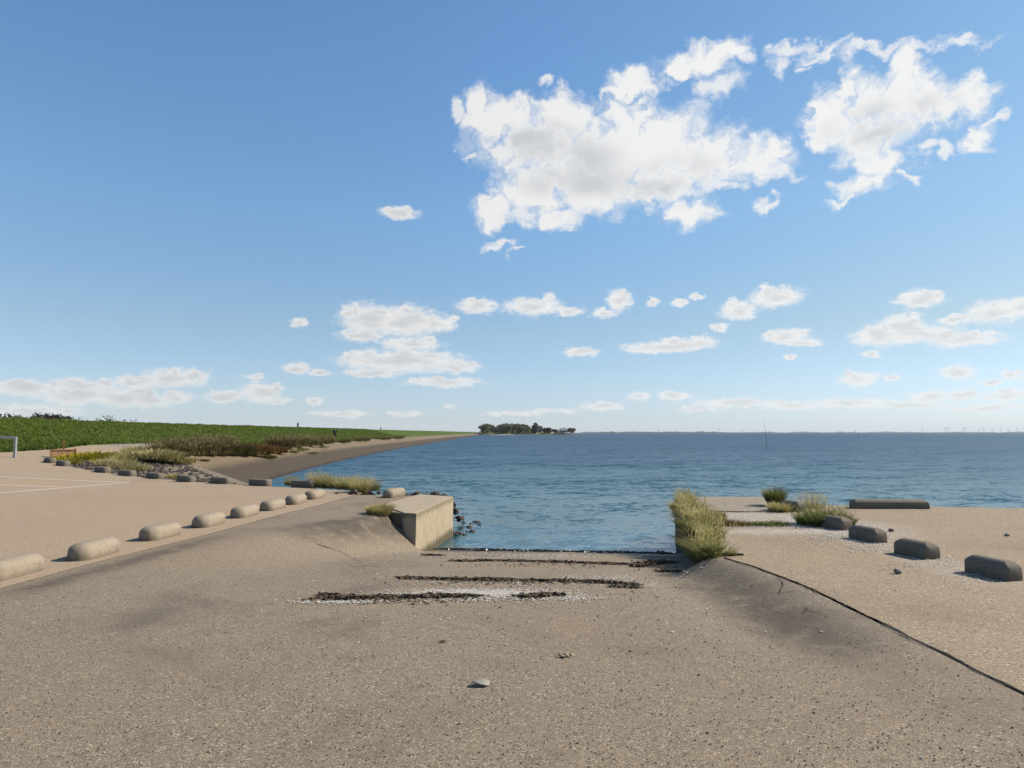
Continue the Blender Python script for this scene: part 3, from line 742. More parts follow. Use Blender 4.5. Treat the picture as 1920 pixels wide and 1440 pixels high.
for _ in range(70): u, v = r.uniform(17.6, 20.5), -3.75 + abs(r.gauss(0, .22)); pts.append((*uv2(u, v), -1.06 + r.uniform(-.05, .09)))
stuff(rubble(pts, (.05, .13), M['rubble'], 'shore_rubble', 5), 'dark weedy rubble in the water behind the abutment', 'rubble')
pts = []
for _ in range(900):
    i = r.random()*(len(q_rear)+1); L = q_rear + q_far[:2]; a = L[int(i)].lerp(L[min(len(L)-1, int(i)+1)], i % 1); t = abs(r.gauss(0, .8)) + .1
    if a.x > 26: continue
    pts.append((a.x + r.gauss(0, .1), a.y + t, -.04 - t*.42))
stuff(rubble(pts, (.05, .12), M['rubble'], 'quay_rubble', 7), 'dark rubble edge between the right quay and the water', 'rubble')
mb = MB(); L = [Vector((*uv2(17.2, 4.1), 0))] + q_rear + q_far[:3]; P = []
for p in resample([tuple(q) for q in L], 60): P.append([(p.x, p.y-.3, -.03), (p.x, p.y+.15, -.06), (p.x, p.y+3.4, -1.5)])
mb.grid(P); struct(mb.build('quay_bank', M['bank']), 'stony slope from the right quay to the water')

# ------------------------------------------------------------------ grass and scrub
def tuft(n, rad, h, seed, lean=(0, 0), droop=.5, w=.006, ell=1.0, plume=0.0):
    mb = MB(); r = random.Random(seed)
    for _ in range(n):
        a = r.random()*2*PI; q = rad*math.sqrt(r.random()); bx, by = q*math.cos(a)*ell, q*math.sin(a)
        out = q/rad; hh = h*(.45+.6*r.random())*(1-.3*out); yaw = a + r.gauss(0, .7)
        dx = math.cos(yaw)*(droop*out*.8+.12+.2*r.random())*hh + lean[0]*hh; dy = math.sin(yaw)*(droop*out*.8+.12+.2*r.random())*hh + lean[1]*hh
        sd = Vector((math.cos(yaw+PI/2+r.gauss(0,.8)), math.sin(yaw+PI/2+r.gauss(0,.8)), 0))*w*r.uniform(.6, 1.3)
        pts = []
        for t in (0, .35, .7, 1.0):
            pts.append(Vector((bx + dx*t**1.8, by + dy*t**1.8, hh*(t - .25*droop*t*t*t) - .02)))
        n0 = len(mb.v)
        for k, p in enumerate(pts):
            ww = (1, .85, .55, .12)[k]
            mb.v += [tuple(p - sd*ww), tuple(p + sd*ww)]; mb.t += [(0, .35, .7, 1)[k]]*2
        for k in range(3): mb.f.append((n0+2*k, n0+2*k+1, n0+2*k+3, n0+2*k+2))
        if plume and r.random() < plume:
            tp = pts[-1]
            for k in range(4):
                e = Vector((r.gauss(0, .012), r.gauss(0, .012), .02+.03*k))
                mb.tri(tp+e-sd*1.4, tp+e+sd*1.4, tp+e+Vector((0, 0, .035)), (1, 1, 1))
    return mb
def grass(p, n, rad, h, m, label, seed, group=None, name='grass_tuft', **kw):
    o = tuft(n, rad, h, seed, **kw).build(name, m, loc=p); return tag(o, label, 'grass tuft', group)
GL = 'grass tufts along the waterside of the car park'
strip = [((547, 909), 420, .26, .30, 'grass_a', 'low grass tuft hidden behind the waterside block left of the long grass'),
 ((594, 912.5), 520, .30, .62, 'grass_y', 'tallest straw-tipped grass tuft, beside the last waterside block'),
 ((611, 913.5), 420, .30, .48, 'grass_a', 'second grass tuft from the left in the waterside strip'),
 ((627, 914.5), 380, .30, .40, 'grass_a', 'low green grass tuft, third from the left in the waterside strip'),
 ((643, 915.5), 420, .32, .44, 'grass_y', 'middle straw-coloured grass tuft of the waterside strip'),
 ((659, 916.5), 420, .30, .42, 'grass_a', 'green grass tuft in the waterside strip left of the big front tuft'),
 ((676, 922.5), 800, .36, .54, 'grass_y', 'big pale grass tuft standing forward at the right end of the waterside strip'),
 ((695, 918.5), 420, .32, .36, 'grass_a', 'low grass tuft at the far right end of the waterside strip by the dark rubble')]
for i, (p, n, rd, h, mm, lb) in enumerate(strip):
    grass(on_park(*p), int(n*1.1), rd*.75, h*.9, M[mm], lb, 40+i, GL, plume=.25, ell=1.05)
grass(hit(711, 963, z_ramp), 900, .24, .34, M['grass_y'], 'windblown yellow-green grass tuft on the broken edge beside the abutment', 71, lean=(.25, 0), droop=.6)
grass(hit(703, 961, z_ramp), 300, .17, .22, M['grass_a'], 'dark low grass tuft leaning against the yellow one beside the abutment', 72, lean=(-.2, 0))
GW = 'grass tufts overhanging the right quay wall'
fr = [(17.3, 2.12, .40, .17), (16.6, 2.08, .50, .22), (15.8, 2.1, .55, .26), (15.0, 2.08, .55, .28), (14.2, 2.12, .58, .30), (13.4, 2.12, .60, .32), (12.6, 2.14, .62, .34), (11.8, 2.1, .62, .34), (11.1, 2.05, .56, .32), (10.5, 2.0, .46, .28), (10.05, 1.95, .34, .22)]
wl = ['straw grass tuft at the water end of the quay wall edge', 'straw grass tuft next to the water end of the quay wall edge', 'yellow grass tuft third from the water end of the quay wall edge', 'yellow-green grass tuft fourth from the water end of the quay wall edge',
      'bushy grass tuft fifth from the water end of the quay wall edge', 'bushy grass tuft at the middle of the quay wall edge', 'broad grass tuft just landward of the middle of the quay wall edge', 'broad hanging grass tuft fourth from the landward end of the quay wall edge',
      'hanging grass tuft third from the landward end of the quay wall edge', 'grass tuft second from the landward end of the quay wall edge', 'small grass tuft at the landward end of the quay wall by the crack']
for i, (u, v, h, rd) in enumerate(fr):
    grass((*uv2(u, v + wall_v(u) - 2.03 + (.20, .08, .10, .02, .08, -.05, .06, -.02, .04, -.04, .0)[i]), .03), 560, .60*rd*(.8, 1, .7, 1, .8, 1.05, .75, 1, .85, 1, 1)[i], h*(.8 - .2*sm(12, 10, u))*(1, .75, 1.05, .7, 1, .8, 1.1, .8, .95, .75, .9)[i], M['grass_y' if i % 3 != 1 else 'grass_a'], wl[i], 90+i, GW, lean=((-.3, -.1, -.2, .05, -.25, -.1, 0, -.3, -.1, -.2, 0)[i], -.08), droop=.85, ell=.85, plume=.1)
face = [(16.2, -.12, 'short grass clump hanging over the wall face near its water end'), (15.0, -.18, 'grass clump hanging over the shaded wall face, second from the water end'), (14.0, -.22, 'drooping grass clump half way down the shaded face of the quay wall'), (13.0, -.30, 'drooping grass clump in the middle of the shaded wall face'), (12.1, -.34, 'drooping grass clump on the shaded wall face above the black seaweed heap'), (11.3, -.26, 'drooping grass clump third from the landward end on the wall face'), (10.6, -.22, 'drooping grass clump at the landward foot of the quay wall'), (10.1, -.14, 'lowest grass clump where the wall meets the ramp bank'), (13.6, -.52, 'shaded grass clump low on the wall face, nearest the water'), (12.5, -.50, 'shaded grass clump low on the wall face behind the black seaweed heap'), (11.6, -.42, 'shaded grass clump low on the wall face where the ramp bank begins')]
for i, (u, z, lb) in enumerate(face):
    grass((*uv2(u, wall_v(u) - .02), z), 480, .20, .5 - .03*(i < 2), M['grass_a' if i % 2 else 'grass_y'], lb, 120+i, GW, lean=(-.12 - .1*(i % 3), -.2), droop=.95, ell=.7)
grass((*uv2(9.98, 1.86), .0), 260, .06, .13, M['grass_y'], 'low grass sprig at the very end of the quay wall beside the crack', 129, GW, droop=.9)
grass(hit(1453, 950), 1200, .15, .64, M['grass_g'], 'round dark green grass tuft at the right end of the quay slab', 131, droop=.45)
grass(hit(1462, 960), 800, .2, .36, M['grass_y'], 'low yellow grass tuft in front of the round dark green one', 132, droop=.8)
grass(hit(1540, 985), 1900, .34, .42, M['grass_g'], 'broad green grass tuft behind the blocks of the right quay', 133, ell=1.2, droop=.7, plume=.1)
grass(hit(1580, 984), 700, .20, .28, M['grass_g'], 'smaller green tuft at the right side of the broad one behind the blocks', 134, droop=.7)
grass(hit(1518, 952), 360, .32, .34, M['dry'], 'thin pink-straw flowering grass behind the broad green tuft', 135, plume=.5, w=.004)
for i, (px, n, h) in enumerate([(1345, 480, .26), (1372, 400, .22), (1400, 500, .15), (1425, 500, .15), (1448, 600, .18)]):
    grass(hit(px, 986), n, .2, h, M['scrub_red' if i < 2 else 'grass_g'], ['reddish low plant at the left end of the low green strip on the quay', 'reddish green low plant second from the left of the low strip on the quay', 'low green grass patch in the middle of the strip on the shell grit', 'low green grass patch second from the right of the strip on the shell grit', 'low green grass patch at the right end of the strip on the shell grit'][i], 140+i, 'low plants on the quay shell grit', ell=1.5, droop=1.0)
grass(hit(1347, 975), 240, .13, .24, M['scrub_red'], 'upright reddish weed at the edge of the quay wall grass', 146, droop=.4, w=.012)

# bank plants
def bank_hit(px, py, s_hint=None):
    best = None
    for i in range(0, 181):
        for j in range(0, 41):
            p = bank_pt(i/180, j/40); d = p - Vector((0, 0, H)); yy = d.y*cp + d.z*sp
            qx = 960 + F*d.x/yy; qy = 720 - F*(d.z*cp - d.y*sp)/yy
            e = (qx-px)**2 + ((qy-py)*3)**2
            if best is None or e < best[0]: best = (e, p)
    return best[1]
def land(px, py): return hit(px, py, z_land)
BG = 'plants on the stony bank'
bank_list = [  # px, py(base), radius m, height m, n, material, label
 ((112, 866), .55, .42, 420, 'flower', 'yellow flowering plant just right of the rusty trough'),
 ((132, 869), .45, .36, 420, 'dry', 'round straw-coloured clump at the front of the yellow flowers'),
 ((150, 864), .75, .50, 700, 'flower', 'broad yellow flowering plant in the middle of the flower patch'),
 ((172, 862), .70, .62, 600, 'flower', 'tallest yellow flowering plant at the right of the flower patch'),
 ((185, 868), .45, .35, 320, 'flower', 'low yellow flowering plant in front at the right of the flower patch'),
 ((196, 872), .50, .45, 320, 'dry', 'thin straw grass right of the yellow flowers'),
 ((214, 876), .70, .62, 800, 'dry', 'pale straw grass clump above the second block from the flowers'),
 ((232, 880), .70, .55, 700, 'dry', 'pale straw grass clump directly above the dark rubble corner'),
 ((222, 866), .65, .60, 600, 'grass_y', 'yellowish grass clump on the crest of the stony bank'),
 ((243, 862), .80, .75, 900, 'grass_y', 'tall yellowish grass clump on the bank below the green dike'),
 ((256, 850), .60, .65, 500, 'grass_a', 'greenish grass clump at the top of the bank beside the road'),
 ((322, 896), .45, .32, 420, 'grass_y', 'small yellow grass clump between two dark blocks by the rubble'),
 ((266, 880), .40, .35, 220, 'dry', 'small straw clump amid the dark rubble')]
for i, (p, rd, h, n, mm, lb) in enumerate(bank_list):
    grass(bank_hit(*p), n, rd, h, M[mm], lb, 160+i, BG, name='bank_plant', w=.016 if mm != 'flower' else .028, ell=1.3, droop=.5)
SG = 'scrub along the top of the shore slope'
r_s = random.Random(4)
scrub = [
 ((270, 852), .9, .95, 700, 'dry', 'straw grass mass at the left end of the shore scrub'), ((290, 858), .9, .9, 700, 'dry', 'straw grass mass second from the left in the shore scrub'),
 ((312, 862), .8, .7, 600, 'grass_y', 'yellowish grass at the edge of the sandy slope above the rubble'), ((335, 866), .8, .6, 500, 'grass_y', 'yellowish grass nearest the sandy slope above the rubble'),
 ((300, 850), 1.0, 1.0, 700, 'dry', 'tall straw grass behind the yellowish grass'), ((325, 853), 1.0, 1.1, 700, 'scrub_brown', 'brown stalks right of the tall straw grass'),
 ((350, 851), 1.0, 1.25, 800, 'scrub_brown', 'dense brown stalks left of the rusty red bush'), ((375, 850), 1.1, 1.3, 900, 'scrub_brown', 'tall brown stalks in the middle of the left scrub'),
 ((398, 850), 1.1, 1.45, 900, 'scrub_brown', 'tallest brown stalks beside the olive and red bush'), ((418, 850), 1.1, 1.25, 1000, 'scrub_olive', 'olive bush at the left of the rust-coloured mass'),
 ((440, 851), 1.2, 1.25, 1200, 'scrub_olive', 'olive and orange bush in the middle of the rust-coloured mass'), ((463, 851), 1.2, 1.15, 1200, 'scrub_red', 'rust-orange bush in the middle of the shore scrub'),
 ((487, 850), 1.2, 1.05, 1200, 'scrub_red', 'rust-red bush right of the orange one'), ((512, 848), 1.1, .8, 900, 'scrub_red', 'low red bush at the right end of the rust-coloured mass'),
 ((530, 838), 1.4, 1.5, 900, 'scrub_brown', 'brown stalky bush right of the red one'), ((550, 836), 1.4, 1.6, 900, 'scrub_brown', 'tall brown stalky bush behind the sandy slope'),
 ((572, 834), 1.4, 1.3, 800, 'scrub_brown', 'brown stalky bush third from the right end of the scrub'), ((592, 832), 1.4, 1.2, 800, 'scrub_brown', 'brown stalky bush second from the right end of the scrub'), ((608, 830), 1.2, 1.0, 600, 'scrub_brown', 'low brown bush at the right end of the scrub left of the cyclist'),
 ((497, 858), .8, .45, 400, 'scrub_olive', 'low dark green cushion alone on the sandy slope'), ((375, 863), .5, .25, 150, 'scrub_olive', 'small green cushion on the near sandy slope'),
 ((560, 843), .9, .3, 480, 'grass_a', 'low grass streak on the upper sandy slope'), ((578, 849), .9, .25, 480, 'grass_a', 'low grass streak half way down the sandy slope'), ((545, 847), .8, .3, 480, 'grass_a', 'low grass streak beside the red bush'), ((598, 838), 1.0, .3, 480, 'grass_a', 'low grass streak below the cyclist'),
 ((637, 829), 1.4, .7, 300, 'scrub_olive', 'dark weed clump just right of the cyclist'), ((663, 826.5), 1.6, .7, 300, 'scrub_olive', 'dark weed clump second right of the cyclist'), ((679, 826), 1.2, 1.0, 300, 'scrub_brown', 'dark upright weed third right of the cyclist'), ((712, 823.5), 2.0, .8, 300, 'scrub_olive', 'low weed clump farther along the shore'), ((740, 822), 2.2, .8, 300, 'scrub_brown', 'farthest weed clump along the shore slope')]
for i, (p, rd, h, n, mm, lb) in enumerate(scrub):
    q = land(*p); q.z -= .04; h *= r_s.uniform(.75, 1.08)
    grass(q, n, rd, h, M[mm], lb, 200+i, SG, name='scrub', w=.02 + .00035*q.y, ell=1.0, lean=(r_s.gauss(0, .12), r_s.gauss(0, .1)), droop=.5 if 'brown' in mm else .6, plume=.6 if 'brown' in mm else 0)

# turf on the dike face
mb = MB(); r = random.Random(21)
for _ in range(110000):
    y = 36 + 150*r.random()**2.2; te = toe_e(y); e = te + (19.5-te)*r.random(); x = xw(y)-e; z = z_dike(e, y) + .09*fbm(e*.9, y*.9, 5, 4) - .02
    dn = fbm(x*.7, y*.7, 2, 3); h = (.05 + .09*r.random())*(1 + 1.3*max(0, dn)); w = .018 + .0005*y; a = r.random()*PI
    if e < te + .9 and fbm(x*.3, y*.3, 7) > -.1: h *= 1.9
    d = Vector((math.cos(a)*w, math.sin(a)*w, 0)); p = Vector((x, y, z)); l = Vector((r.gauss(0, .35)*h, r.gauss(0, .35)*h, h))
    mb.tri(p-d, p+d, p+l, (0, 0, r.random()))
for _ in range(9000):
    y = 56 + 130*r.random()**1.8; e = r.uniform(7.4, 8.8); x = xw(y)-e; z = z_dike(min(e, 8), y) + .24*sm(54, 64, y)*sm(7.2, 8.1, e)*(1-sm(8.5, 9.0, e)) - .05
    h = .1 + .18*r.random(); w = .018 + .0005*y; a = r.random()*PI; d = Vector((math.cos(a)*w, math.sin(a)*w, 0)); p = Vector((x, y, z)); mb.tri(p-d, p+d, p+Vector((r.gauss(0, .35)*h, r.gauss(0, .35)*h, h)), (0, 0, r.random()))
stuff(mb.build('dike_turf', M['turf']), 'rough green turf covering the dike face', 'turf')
mb = MB()
for _ in range(5000):
    y = r.uniform(33, 45); e = 13.5 - 1.3*r.random()**1.5 * sm(46, 38, y) + .2*fbm(y, 1); x = xw(y)-e; z = zp(x)
    h = .12+.2*r.random(); a = r.random()*PI; d = Vector((math.cos(a)*.06, math.sin(a)*.06, 0)); p = Vector((x, y, z)); l = Vector((r.gauss(0, .1), r.gauss(0, .1), h)); mb.tri(p-d, p+d, p+l, (0, .3, .6+.4*r.random()))
stuff(mb.build('verge_grass', M['verge']), 'bright green grass verge where the car park meets the dike', 'verge grass')

# ------------------------------------------------------------------ trees
def tree(p, h, w, m, label, seed, group, n=900, trunk=.25, bare=False, leaf=.35):
    t = empty('tree', p); r = random.Random(seed)
    mb = MB(); mb.tube([(0, 0, -.3), (.05*w*r.gauss(0, .3), 0, h*trunk), (.1*w*r.gauss(0, .5), .05*w, h*.62), (.1*w*r.gauss(0, .5), 0, h*.92)], [h*.035, h*.028, h*.016, h*.004], 6)
    for k in range(9 if bare else 6):
        a = r.random()*2*PI; z0 = h*r.uniform(trunk*.8, .7); l = w*.5*r.uniform(.5, .95)
        mb.tube([(0, 0, z0), (math.cos(a)*l*.55, math.sin(a)*l*.55, z0+h*.14), (math.cos(a)*l, math.sin(a)*l, z0+h*r.uniform(.18, .34))], [h*.014, h*.009, h*.003], 5)
    mb.build('trunk', M['bark'], t)
    cb = MB(); lobes = []
    for k in range(15):
        a = r.random()*2*PI; q = w*.33*math.sqrt(r.random()); z = h*r.uniform(trunk+.06, .86)*(1 - .25*(q/(w*.33))**2)
        lobes.append((Vector((math.cos(a)*q, math.sin(a)*q, z)), w*r.uniform(.2, .32), h*r.uniform(.13, .2)))
    for _ in range(n):
        c_, rw, rh = r.choice(lobes); d = Vector((r.gauss(0, 1), r.gauss(0, 1), r.gauss(0, 1))).normalized()*(r.random()**.4)
        q = c_ + Vector((d.x*rw, d.y*rw, d.z*rh)); s = leaf*r.uniform(.5, 1.2)
        a = Vector((r.gauss(0, 1), r.gauss(0, 1), r.gauss(0, 1))).normalized(); b_ = a.orthogonal().normalized()
        k = .5+.5*r.random(); cb.quad(q-a*s, q+b_*s*.7, q+a*s, q-b_*s*.7, (k-.4, k, k, k-.4))
    cb.build('crown', m, t); return tag(t, label, 'tree', group)
IY = 760.0
def at(px, Y, z=0): return ((px-960)/F*Y, Y, z)
isl = [(910, 12, 17, 'round tree at the left end of the island wood'), (926, 12, 16, 'tree second from the left in the island wood'), (938, 11, 14, 'low tree between two round trees of the island wood'), (948, 14, 15, 'tall tree near the left of the island wood'), (959, 15, 15, 'tallest tree of the island wood'), (968, 13, 13, 'tree just left of the dip in the island wood'), (978, 13.5, 14, 'tree right of the dip in the island wood'), (986, 11.5, 12, 'sloping tree near the right of the island wood'), (996, 6, 13, 'low bushes at the right edge of the island wood'),
       (1004, 13, 9, 'narrow dark tree right of the island wood'), (1012, 9.5, 8, 'shorter tree beside the narrow dark one'), (1021, 7.5, 5, 'small slim tree alone on the island'), (1029, 7.5, 6, 'small slim tree next to the lone slim one'), (1040, 4.2, 9, 'low bushes between the slim trees and the farm house'), (1056, 6.5, 11, 'tree behind the pale farm roof'), (1069, 6, 12, 'low tree sloping down right of the pale farm roof')]
for i, (px, h, w, lb) in enumerate(isl):
    tree(at(px, IY + (i % 3)*8, 1.6), h*.9, w*.95, M['leaf' if i < 9 else 'leaf_grey'], lb, 300+i, 'trees on the far island', 1300, .02, leaf=.9)
LYD = 210.0
lt = [(3, 7.9, 11), (16, 7.6, 10), (27, 8.1, 10), (38, 7.7, 11), (50, 7.7, 10), (61, 7.6, 9), (74, 8.0, 7), (84, 7.7, 6), (93, 8.2, 8), (106, 8.1, 8), (119, 7.8, 9), (131, 7.4, 8), (143, 7.2, 9), (153, 6.3, 6)]
for i, (px, h, w) in enumerate(lt):
    tree(at(px, LYD + (i % 3)*5, -.6), h*1.02 + .6, w*.75, M['leaf_dark'], ['hedge-like dark tree at the left frame edge behind the dike', 'second dark tree from the left frame edge behind the dike', 'slightly higher dark tree third from the left frame edge', 'low dark tree fourth from the left frame edge', 'low dark tree in the middle of the hedge behind the dike', 'low dark tree just left of the taller clump', 'first tree of the taller dark clump behind the dike', 'second tree of the taller dark clump behind the dike', 'tallest tree of the dark clump behind the dike', 'tree in the middle of the taller dark clump', 'round tree right of the middle of the dark clump', 'round tree third from the right end of the dark clump', 'round tree second from the right end of the dark clump', 'small tree at the right end of the dark clump'][i], 400+i, 'dark trees behind the dike', 800, .2, leaf=.42)
for i, (px, h, w, lb) in enumerate([(168, 5.5, 5, 'thin bare tree just right of the dark clump'), (188, 6.0, 6, 'small bare-topped tree left of the dome-shaped one'), (205, 7.2, 7, 'dome-shaped bare-topped tree standing alone'), (218, 5.9, 5, 'low bush right of the dome-shaped tree'), (233, 5.6, 4, 'thin bare tree second from the right of the row'), (248, 5.8, 6, 'low dark tree at the right end of the row behind the dike')]):
    tree(at(px, LYD, -.6), h+1.3, w*.7, M['leaf_dark'], lb, 440+i, 'thin trees behind the dike', 170, .3, bare=True, leaf=.28)

# island
def heap(x0, x1, y0, y1, ztop, name, m, n=50):
    P = []
    for i in range(n):
        t = i/(n-1); x = lerp(x0, x1, t); k = sm(0, .12, t)*sm(1.02, .6, t); zt = ztop*k*(1+.12*fbm(x*.03, 3)) + WZ
        P.append([(x, y0 + 6*fbm(x*.02, 1), WZ-.3), (x, y0+4+6*fbm(x*.02, 1), WZ+.5*k), (x, y0+16, zt), (x, y0+24, zt), (x, y1, WZ-.5)])
    mb = MB(); mb.grid(P); return mb.build(name, m, smooth=True)
m, nt, b, g = mat('island_turf'); z = nt.add('ShaderNodeSeparateXYZ'); nt.put(z.inputs[0], g)
zz = nt.math('ADD', z.outputs[2], nt.noise(nt.vmath('MULTIPLY', g, (.06, .06, 1)), 1, 4))
c = nt.mix(nt.smooth(nt.noise(g, .06, 6, .6), .35, .65), rgb(.15, .17, .04), rgb(.085, .09, .03)); c = nt.mix(nt.smooth(zz, -.1, .5, 1, 0), c, rgb(.075, .06, .035))
nt.put(b.inputs['Base Color'], c); b.inputs['Roughness'].default_value = .9
struct(heap(at(868, IY)[0], at(1122, IY)[0], IY-14, IY+60, 2.9, 'island', m), 'low grassy island with trees far across the water')
P = []; mb = MB()
for i in range(14):
    x = lerp(at(918, IY)[0], at(968, IY)[0], i/13); k = math.sin(PI*i/13); P.append([(x, IY-17-2*k, WZ-.1), (x, IY-14, WZ+.1+.35*k), (x, IY-6, WZ+.5*k)])
mb.grid(P); struct(mb.build('sand_beach', simple('pale_sand', (.5, .45, .33), .9, var=.1, scale=.3)), 'pale sandy strip at the foot of the island')
hb = empty('farm_house', at(1056, IY-4, 1.7)); mb = MB(); mb.box((0, 0, 1.2), 9, 6, 2.4); mb.build('wall', M['brick'], hb)
mb = MB(); n0 = 0; mb.v = [(-4.9, -3.4, 2.3), (4.9, -3.4, 2.3), (4.9, 3.4, 2.3), (-4.9, 3.4, 2.3), (-3, 0, 4.9), (3, 0, 4.9)]; mb.f = [(0, 1, 5, 4), (2, 3, 4, 5), (1, 2, 5), (3, 0, 4), (3, 2, 1, 0)]; mb.build('roof', M['roof'], hb)
tag(hb, 'small farm house with a pale roof among the island trees', 'house')

# far shores
def far_shore(px0, px1, Y, hmin, hmax, name, label, seed, m):
    mb = MB(); r = random.Random(seed); P = []
    n = 160
    for i in range(n):
        x = lerp(at(px0, Y)[0], at(px1, Y)[0], i/(n-1)); e = min(1, i/8, (n-1-i)/8)
        h = (lerp(hmin, hmax, max(0, min(1, .5 + .9*fbm(i*.13, seed, 0, 4)))) + (hmax*.35 if fbm(i*.6, 4, seed) > .25 else 0))*e
        P.append([(x, Y-10, WZ-2), (x, Y, WZ+h*.9+.2), (x, Y+40, WZ+h), (x, Y+120, WZ-2)])
    mb.grid(P); return stuff(mb.build(name, m), label, 'far woods')
M['far'] = simple('far_wood', (.05, .065, .05), .95, var=.3, scale=.02)
far_shore(1085, 1366, 5200, 3, 11, 'far_woods', 'low wooded far shore right of the island', 3, M['far'])
far_shore(1330, 2150, 9000, 4, 13, 'distant_shore', 'faint distant shoreline on the right horizon', 8, M['far'])

# ------------------------------------------------------------------ small far objects
def turbine(px, Y, h, rot, label):
    x, y, _ = at(px, Y); t = empty('wind_turbine', (x, y, WZ)); mb = MB(); mb.tube([(0, 0, 0), (0, 0, h)], [2.4, 1.4], 8); mb.build('tower', M['white_far'], t)
    mb = MB(); mb.box((0, -1, h+1.2), 3, 8, 3); mb.build('nacelle', M['white_far'], t)
    for k in range(3):
        a = rot + k*2*PI/3; L = h*.5; mb = MB(); d = Vector((math.sin(a), 0, math.cos(a))); n_ = Vector((math.cos(a), 0, -math.sin(a))); c0 = Vector((0, -5.3, h+1.2))
        for s in range(4):
            l0, l1 = L*s/4, L*(s+1)/4; w0, w1 = lerp(2.2, .5, s/4), lerp(2.2, .5, (s+1)/4)
            mb.quad(c0+d*l0-n_*w0, c0+d*l0+n_*w0, c0+d*l1+n_*w1, c0+d*l1-n_*w1)
            mb.quad(c0+d*l0-n_*w0+Vector((0, .5, 0)), c0+d*l1-n_*w1+Vector((0, .5, 0)), c0+d*l1+n_*w1+Vector((0, .5, 0)), c0+d*l0+n_*w0+Vector((0, .5, 0)))
        mb.build('blade', M['white_far'], t)
    return tag(t, label, 'wind turbine', 'wind turbines on the horizon')
M['white_far'] = simple('turbine_grey', (.42, .44, .46), .6, var=.03)
tb = [(1727, 9, 'nearest looking wind turbine, tallest and alone left of the others'), (1771, 8, 'left turbine of the first close pair on the horizon'), (1775.5, 7.5, 'right turbine of the first close pair on the horizon'), (1804, 7.5, 'left turbine of the second close pair on the horizon'), (1808.5, 8, 'right turbine of the second close pair on the horizon'), (1834, 6.5, 'shorter turbine of the third pair on the horizon'), (1842, 8, 'taller turbine of the third pair on the horizon'), (1858, 6, 'faint short turbine between the third pair and the right end'), (1874, 7.5, 'single turbine third from the right frame edge'), (1889, 6, 'faint turbine second from the right frame edge'), (1905, 7.5, 'turbine nearest the right frame edge'), (1391, 5, 'small turbine above the end of the wooded far shore'), (1346, 6, 'small turbine over the wooded far shore')]
for i, (px, hp, lb) in enumerate(tb): turbine(px, 8600, hp*8600/F*1.0, i*.7+.2, lb)
p = at(1233, 5100); o = MB(); o.tube([(0, 0, 0), (0, 0, 34)], [1.6, .8], 6); o.tube([(0, 0, 20), (0, 0, 23)], [2.4, 2.4], 6); o = o.build('radio_mast', M['far'], loc=(p[0], p[1], 0)); tag(o, 'thin dark mast rising from the wooded far shore', 'mast')

def withy(px, py, top, label, r0, bend):
    p = hit(px, py, WZ); h = (py-top)/F*p.y; mb = MB()
    mb.tube([(0, 0, -.6), (0, 0, h*.3), (-bend*.2*h, 0, h*.6), (-bend*.55*h, 0, h*.82), (-bend*h, 0, h)], [r0, r0*.85, r0*.6, r0*.35, r0*.12], 6)
    if bend > .05:
        for k in range(6): z0 = h*(.62+.06*k); x0 = -bend*(.25+.1*k)*h; mb.tube([(x0, 0, z0), (x0+(.012 if k % 2 else -.018)*h, 0, z0+.07*h)], [r0*.25, r0*.08], 4)
    o = mb.build('withy', M['pole'], loc=(p.x, p.y, WZ)); return tag(o, label, 'marker pole')
withy(1437, 838, 787, 'thin bent withy pole standing in the water', .04, .10)
withy(1609, 823.5, 806, 'short straight stick in the water right of the sailing boat', .05, .0)

def sailboat():
    Y = 1400; x, y, _ = at(1603.5, Y); t = empty('sailing_boat', (x, y, WZ), 0); t.rotation_euler = (0, -.32, .3)
    P = []; mb = MB()
    for i in range(12):
        s = i/11; w = 1.5*math.sin(PI*min(.92, .15+.85*s))**.7 if s < .98 else .05; X = lerp(-4, 4.2, s); sh = .9+.35*s*s
        P.append([(X, -w, sh), (X, -w*.75, .1), (X, 0, -.35), (X, w*.75, .1), (X, w, sh), (X, 0, sh+.08), (X, -w, sh)])
    mb.grid(P); mb.build('hull', M['white'], t, True)
    mb = MB(); mb.tube([(.6, 0, .8), (.6, 0, 10)], [.1, .06], 6); mb.build('mast', M['steel'], t)
    mb = MB(); mb.box((-.6, 0, 1.25), 2.6, 1.5, .5); mb.build('cabin', M['white'], t)
    mb = MB(); mb.tri((.45, .02, 1.9), (-2.6, .5, 1.9), (.5, .02, 9.4)); mb.tri((.45, -.02, 1.9), (.5, -.02, 9.4), (-2.6, .46, 1.9)); mb.build('sail', M['white'], t)
    tag(t, 'small white sailing boat heeling over near the horizon', 'sailing boat')
sailboat()
x, y, _ = at(1141, 2600); t = empty('motor_boat', (x, y, WZ)); P = []; mb = MB()
for i in range(12):
    s = i/11; w = 2.2*math.sin(PI*min(.93, .2+.8*s))**.6 if s < .98 else .05; X = lerp(-7, 7, s); sh = 1.8+.8*s*s
    P.append([(X, -w, sh), (X, -w*.8, .1), (X, 0, -.3), (X, w*.8, .1), (X, w, sh), (X, 0, sh+.08), (X, -w, sh)])
mb.grid(P); mb.build('hull', M['white'], t, True); mb = MB(); mb.box((-1.5, 0, 3.2), 6, 3.2, 2.4); mb.box((-1.8, 0, 5.0), 3, 2.6, 1.2); mb.build('cabin', M['white'], t); tag(t, 'tiny white motor boat beside the tip of the island', 'motor boat')

